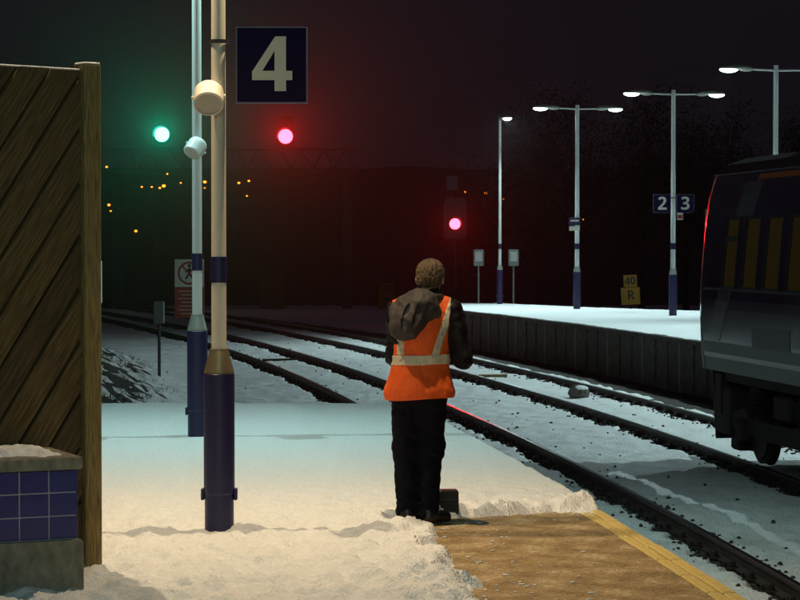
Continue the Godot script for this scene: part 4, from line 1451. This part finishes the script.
func build_small() -> void:
	# no-crossing notice at the platform end
	var t := thing("trespass_notice", "white and red notice forbidding people to cross, at platform end", "sign", Vector3(-3.83, -0.42, -40.0))
	t.scale = Vector3.ONE * 1.62
	part("post", tube(Vector3(0.03, -0.4, -0.03), Vector3(0.03, 1.20, -0.03), 0.025, 0.025, 10), M.dark_metal, t)
	var b := part("board", box(Vector3(0.335, 0.66, 0.012), 0.003), M.sign_red, t, Vector3(0, 0.905, 0))
	part("white_field", box(Vector3(0.325, 0.31, 0.003)), M.sign_white, b, Vector3(0, 0.172, 0.0085))
	var st := new_st()
	for k in 32:
		var a0 := TAU * k / 32
		var a1 := TAU * (k + 1) / 32
		quad(st, Vector3(cos(a0) * 0.108, sin(a0) * 0.108, 0), Vector3(cos(a1) * 0.108, sin(a1) * 0.108, 0), Vector3(cos(a1) * 0.13, sin(a1) * 0.13, 0), Vector3(cos(a0) * 0.13, sin(a0) * 0.13, 0), Vector3.BACK)
	add_box(st, Vector3.ZERO, Vector3(0.018, 0.22, 0.002), 0.0, Transform3D(Basis(Vector3.BACK, PI / 4), Vector3.ZERO))
	part("prohibition_ring", st.commit(), M.sign_red, b, Vector3(0.0, 0.172, 0.0115))
	st = new_st()
	for seg in [[0.0, 0.055, 0.0, 0.0, 0.016], [0.0, 0.0, -0.04, -0.065, 0.011], [0.0, 0.0, 0.035, -0.055, 0.011], [0.0, 0.045, -0.045, 0.01, 0.008], [0.0, 0.045, 0.045, 0.02, 0.008]]:
		var a := Vector3(seg[0], seg[1], 0)
		var c := Vector3(seg[2], seg[3], 0)
		add_box(st, (a + c) * 0.5, Vector3(seg[4] * 2.0, (a - c).length(), 0.002), 0.0, Transform3D(Basis.IDENTITY, (a + c) * 0.5) * Transform3D(Basis(Vector3.BACK, atan2(-(c - a).x, (c - a).y)), Vector3.ZERO) * Transform3D(Basis.IDENTITY, -(a + c) * 0.5))
	add_tube(st, Vector3(0.0, 0.083, -0.001), Vector3(0.0, 0.083, 0.001), 0.02, 0.02, 14)
	part("walking_figure", st.commit(), M.print_black, b, Vector3(0.0, 0.172, 0.0105))
	for k in 7:
		part("print_line", box(Vector3([0.25, 0.20, 0.26, 0.17, 0.22, 0.25, 0.19][k], 0.014, 0.002)), M.print_pale, b, Vector3(0, -0.03 - k * 0.042, 0.008))
	# a narrow notice half hidden by the fence post
	t = thing("notice_board", "narrow white notice showing beside the timber fence post", "sign", Vector3(-3.33, 0, -24.0))
	part("post", tube(Vector3(0, 0, -0.03), Vector3(0, 1.6, -0.03), 0.025, 0.025, 10), M.dark_metal, t)
	part("board", box(Vector3(0.16, 0.46, 0.012), 0.003, Vector3(0, 1.42, 0)), M.sign_white, t)
	# little cabinet on a post beyond the bank
	t = thing("marker_box", "small grey box on a post left of the notice", "box", Vector3(-4.6, -0.75, -42.0))
	part("post", tube(Vector3(0, -0.5, 0), Vector3(0, 1.15, 0), 0.03, 0.03, 8), M.dark_metal, t)
	part("case", box(Vector3(0.20, 0.42, 0.15), 0.015, Vector3(0, 1.3, 0.02)), M.box_grey, t)
	# lineside cabinet
	t = thing("lineside_cabinet", "tall brown lineside equipment cabinet in the dark beyond the tracks", "cabinet", Vector3(-5.85, -1.35, -101.0))
	part("case", box(Vector3(1.05, 1.9, 0.5), 0.02, Vector3(0, 0.95, 0)), M.cabinet, t)
	part("door", box(Vector3(0.9, 1.55, 0.02), 0.005, Vector3(0, 0.98, 0.262)), M.cabinet, t)
	part("roof", box(Vector3(1.15, 0.06, 0.6), 0.01, Vector3(0, 1.93, 0)), M.cabinet, t)
	speed_sign("yellow speed sign just left of the person's shoulder", Vector3(-0.585, -1.13, -100.0), -1.4, -0.06, 1.33)
	speed_sign("yellow speed sign behind the island platform between two lamp posts", Vector3(7.60, -0.10, -72.5), -1.2, 0.05)
	# island platform fittings
	for p in [[2.47, "left"], [3.57, "right"]]:
		var x: float = p[0]
		t = thing("pedestal_box", "grey box on a thin post %s of the farthest lamp post" % p[1], "box", Vector3(x, 0.0, -69.2), 0.0, "pedestal boxes on the island platform")
		part("post", tube(Vector3(0, 0, 0), Vector3(0, 1.22, 0), 0.03, 0.03, 10), M.box_grey, t)
		part("case", box(Vector3(0.33, 0.52, 0.16), 0.025, Vector3(0, 1.46, 0.02)), M.box_grey, t)
		part("cover", box(Vector3(0.22, 0.30, 0.02), 0.005, Vector3(0, 1.50, 0.108)), M.galvanised, t)
	t = thing("station_sign", "small navy and white sign fixed to the middle lamp post", "sign", Vector3(4.98, 2.36, -62.8))
	part("board", box(Vector3(0.34, 0.22, 0.02), 0.004, Vector3(0, 0.17, 0)), M.navy, t)
	part("print_line", box(Vector3(0.24, 0.05, 0.004), 0.0, Vector3(0, 0.19, 0.012)), M.sign_white, t)
	part("lower_plate", box(Vector3(0.30, 0.13, 0.02), 0.004, Vector3(0, -0.03, 0)), M.sign_white, t)
	t = thing("notice_plate", "small pale plate under the number three sign", "sign", Vector3(7.23, 2.50, -56.85))
	part("board", box(Vector3(0.15, 0.36, 0.015), 0.004, Vector3(0, 0.18, 0)), M.sign_white, t)
	part("red_foot", box(Vector3(0.13, 0.10, 0.004), 0.0, Vector3(0, 0.08, 0.01)), M.sign_red, t)
	# things lying by the track
	st = new_st()
	var nn := fnoise(91, 9.0, 3)
	var rock := surf(func(p: Vector3) -> float: return (ell(p, Vector3(0, 0.08, 0), Vector3(0.20, 0.15, 0.15)) + 0.05 * nn.get_noise_3dv(p)), Vector3(-0.28, -0.12, -0.24), Vector3(0.28, 0.30, 0.24), 0.025)
	t = thing("stone", "lone rough stone lying between the rails near the island platform", "stone", Vector3(3.35, -1.02, -41.2))
	part("rock", rock, M.stone, t)
	var sc := new_st()
	add_ellipsoid(sc, Vector3(0.03, 0.17, 0.03), Vector3(0.15, 0.06, 0.11), -20.0, 90.0, 16, 6)
	part("snow_cap", sc.commit(), M.snow, t)
	t = thing("timber_offcut", "short board lying between rails close to the person's elbow", "board", Vector3(2.02, -1.0, -47.8), 0.15)
	part("plank", box(Vector3(0.62, 0.06, 0.10), 0.01), M.board_c, t)
	t = thing("dark_stick", "dark stick lying across the snow of the near track", "stick", Vector3(-2.95, -0.99, -54.2), 0.1)
	part("stick", tube(Vector3(-0.45, 0, 0), Vector3(0.45, 0.03, 0.1), 0.035, 0.025, 8), M.bark, t)
	# case standing beside the person
	t = thing("briefcase", "black case standing on the platform behind the person's right foot", "case", Vector3(0.178, 0.004, -14.62), 0.05)
	part("shell", box(Vector3(0.38, 0.178, 0.11), 0.012, Vector3(0.02, 0.092, 0)), M.case_black, t)
	part("lid_seam", box(Vector3(0.364, 0.010, 0.114), 0.002, Vector3(0.02, 0.115, 0)), M.dark_metal, t)
	part("handle", box(Vector3(0.11, 0.018, 0.02), 0.005, Vector3(-0.04, 0.19, 0)), M.case_black, t)
	for x in [-0.09, 0.01]:
		part("handle_mount", box(Vector3(0.015, 0.03, 0.02), 0.003, Vector3(x, 0.178, 0)), M.dark_metal, t)

func build_far_lamps() -> void:
	var em := glow("street_lamp_glow", Color(1.0, 0.55, 0.12), 3.2)
	var spots := [[107, 167, 2.6], [109, 205, 3.4], [111, 211, 2.0], [136, 231, 3.2], [142, 187, 2.2], [152, 187, 2.2], [160, 188, 2.6], [164, 186, 4.0], [167.5, 174, 2.0], [181, 183, 2.0], [205, 182, 3.6], [205, 188, 2.2], [239, 183, 2.8], [249, 181, 2.6], [247, 196, 2.0], [465, 192, 1.8], [486, 193, 3.2], [503, 199, 1.8], [576, 199, 2.6], [583.5, 220, 3.0]]
	var k := 0
	var words := ["highest of the left cluster beside the fence", "bright one beside the fence top, mid height", "faint one just under the bright one by the fence", "lowest one, between the fence and the poles", "leftmost of the row under the green signal", "second in the row under the green signal", "third in the row under the green signal", "brightest of the row under the green signal", "single one just above the row under the green signal", "faint one left of the paler pole", "bright one between the two near poles", "lower one between the two near poles", "left of the pair right of the near pole", "right of the pair right of the near pole", "single faint one below the pair right of the near pole", "faint one above the low red signal", "bright one left of the farthest lamp post", "faint one right of the farthest lamp post", "one behind the middle lamp post", "one beside the station sign on the middle lamp post"]
	for s in spots:
		var z: float = 260.0 + 17.0 * (k % 5)
		var ppm := 2200.0 / z
		var x: float = (s[0] - 400.0) / ppm
		var y: float = 1.8 + (247.0 - s[1]) / ppm
		var size: float = s[2] / ppm * 0.5
		var g := -1.25 + 26.0 * smoothstep(150.0, 700.0, z) - 1.0
		var t := thing("street_lamp", "far amber street lamp, " + words[k], "street lamp", Vector3(x, minf(g, y - 3.0), -z), 0.0, "amber street lamps on the far hillside")
		var h := y - t.position.y
		part("post", tube(Vector3(0, -0.5, -0.3), Vector3(0, h + 0.15, -0.3), 0.07, 0.05, 6), M.dark_metal, t)
		var st := new_st()
		add_ellipsoid(st, Vector3(0, h, 0), Vector3(size, size * 0.75, size), -90.0, 90.0, 12, 8)
		part("lamp_glow", st.commit(), em, t)
		k += 1

# ------------------------------------------------------------------ build
func _ready() -> void:
	var cam := Camera3D.new()
	cam.name = "camera"
	add_child(cam)
	cam.position = Vector3(0, 1.8, 0)
	cam.rotation = Vector3(-atan(53.0 / 2200.0), 0, 0)
	cam.fov = rad_to_deg(2.0 * atan(300.0 / 2200.0))
	cam.near = 0.1
	cam.far = 4000.0
	cam.current = true
	var we := WorldEnvironment.new()
	we.name = "world"
	var env := Environment.new()
	env.background_mode = Environment.BG_SKY
	var sky := Sky.new()
	var psm := ProceduralSkyMaterial.new()
	psm.sky_top_color = L(0.0074, 0.0060, 0.0096)
	psm.sky_horizon_color = L(0.0030, 0.0020, 0.0028)
	psm.sky_curve = 0.06
	psm.ground_bottom_color = L(0.002, 0.0018, 0.002)
	psm.ground_horizon_color = L(0.0040, 0.0028, 0.0040)
	psm.sun_angle_max = 0.0
	sky.sky_material = psm
	env.sky = sky
	env.tonemap_mode = Environment.TONE_MAPPER_LINEAR
	env.tonemap_exposure = 1.0
	env.sdfgi_enabled = true
	env.ssao_enabled = true
	env.ssil_enabled = true
	env.volumetric_fog_enabled = true
	env.volumetric_fog_density = 0.00015
	env.volumetric_fog_anisotropy = 0.9
	env.volumetric_fog_albedo = Color(0.95, 0.95, 0.95)
	we.environment = env
	add_child(we)

	build_materials()
	build_ground()
	build_platform()
	build_island()

	# lamp posts
	var cold := Color(0.80, 1.0, 0.98)
	var white := Color(0.86, 1.0, 1.0)
	var warm := Color(1.0, 0.89, 0.72)
	var lens_cold := glow("lamp_lens_cold", Color(0.88, 0.96, 1.0), 9.0)
	var lens_warm := glow("lamp_lens_warm", Color(1.0, 0.80, 0.52), 9.0)
	var near_dims := {"r": 0.047, "sr": 0.096, "sh": 1.02, "top": 5.85, "band": 1.66}
	var far_dims := {"r": 0.064, "sr": 0.105, "sh": 1.09, "top": 5.85, "band": 1.82}
	var side := Vector3(0.994, 0, -0.10)
	var grp := "lamp posts along the near platform"
	var a := lamp_post("cream lamp post with navy sleeve and loudspeaker, nearest on the platform", Vector3(-1.12, 0, -13.6), near_dims, [side * 1.35, -side * 1.35], warm, 18.0, lens_warm, M.pole_cream, M.bronze_cone, grp, 62.0)
	speaker(a, Vector3(-0.045, 2.665, 0.20), Vector3(0.04, -0.72, 0.80), 0.092, 0.15, M.speaker_cream, Vector3(0, 2.72, 0.04))
	var b := lamp_post("paler lamp post farther along the near platform, left of the first", Vector3(-1.89, 0, -20.5), near_dims, [side * 1.35, -side * 1.35], cold, 12.0, lens_cold, M.pole_pale, M.grey_cone, grp, 62.0)
	speaker(b, Vector3(-0.03, 2.66, 0.17), Vector3(-0.42, -0.75, 0.50), 0.092, 0.15, M.pole_pale, Vector3(0, 2.72, 0.04))
	lamp_post("lamp post standing behind the viewer on the near platform", Vector3(-0.3, 0, 1.5), near_dims, [side * 1.35, -side * 1.35], cold, 11.0, lens_cold, M.pole_pale, M.grey_cone, grp)
	var grp2 := "twin lamp posts on the island platform"
	lamp_post("slim single headed lamp post, farthest on the island platform", Vector3(3.10, 0, -68.3), {"r": 0.05, "sr": 0.10, "sh": 1.09, "top": 5.85, "band": 1.82}, [Vector3(0.25, 0, 0.95)], white, 34.0, lens_cold, M.pole_pale, M.grey_cone, grp2, 64.0, 30.0)
	var side2 := Vector3(0.98, 0, -0.20)
	lamp_post("twin headed lamp post carrying a small navy sign, middle of the island platform", Vector3(5.06, 0, -62.9), far_dims, [side2 * 1.36, -side2 * 1.32], white, 34.0, lens_cold, M.pole_pale, M.grey_cone, grp2, 64.0, 30.0)
	lamp_post("twin headed lamp post between the number two and three signs", Vector3(7.06, 0, -56.9), far_dims, [side2 * 1.40, -side2 * 1.36], white, 34.0, lens_cold, M.pole_pale, M.grey_cone, grp2, 64.0, 30.0)
	lamp_post("twin headed lamp post rising behind the train roof", Vector3(8.39, 0, -49.2), far_dims, [side2 * 1.36, -side2 * 1.34], white, 34.0, lens_cold, M.pole_pale, M.grey_cone, grp2, 64.0, 30.0)

	var hid := ["first lamp post hidden behind the train, nearest its front end", "second lamp post hidden behind the train on the island platform", "third lamp post hidden behind the train, nearest the viewer"]
	for k in 3:
		lamp_post(hid[k], [Vector3(9.5, 0, -42.8), Vector3(10.5, 0, -36.4), Vector3(11.2, 0, -30.0)][k], far_dims, [side2 * 1.36, -side2 * 1.34], white, 34.0, lens_cold, M.pole_pale, M.grey_cone, grp2, 64.0, 30.0)

	build_train()
	build_fence()
	build_planter()
	build_signals()
	number_board("navy platform sign with a pale number four on the near post", Vector3(-0.79, 2.92, -13.58), 0.425, 0.455, "4", 0.335, Vector3(-0.275, 0.145, -0.02))
	number_board("navy platform sign with number two, left of its lamp post", Vector3(6.76, 2.92, -56.8), 0.44, 0.46, "2", 0.33, Vector3(0.235, 0.15, -0.02))
	number_board("navy platform sign with number three, right of its lamp post", Vector3(7.36, 2.92, -56.8), 0.44, 0.46, "3", 0.33, Vector3(-0.235, 0.15, -0.02))
	build_person(Vector3(0.155, 0.006, -14.24))
	build_small()
	for k in 9:
		var x: float = [3.5, 6.0, 8.0, 10.2, 12.6, 15.0, 17.6, 20.5, 23.5][k]
		var h: float = [5.6, 8.6, 9.8, 9.0, 10.2, 9.2, 8.6, 8.2, 8.0][k]
		tree(["dark tree left of the farthest lamp post", "tall dark tree behind the farthest lamp post", "dark tree right of the farthest lamp post", "dark tree behind the middle lamp post", "tallest dark tree between middle and numbered lamp posts", "dark tree behind the numbered lamp post", "dark tree right of the numbered lamp post", "dark tree behind the train front", "rightmost dark tree above the train"][k], Vector3(x, -1.2, -92.0 - (k * 37 % 11)), h, 1.9, 100 + k)
	build_far_lamps()
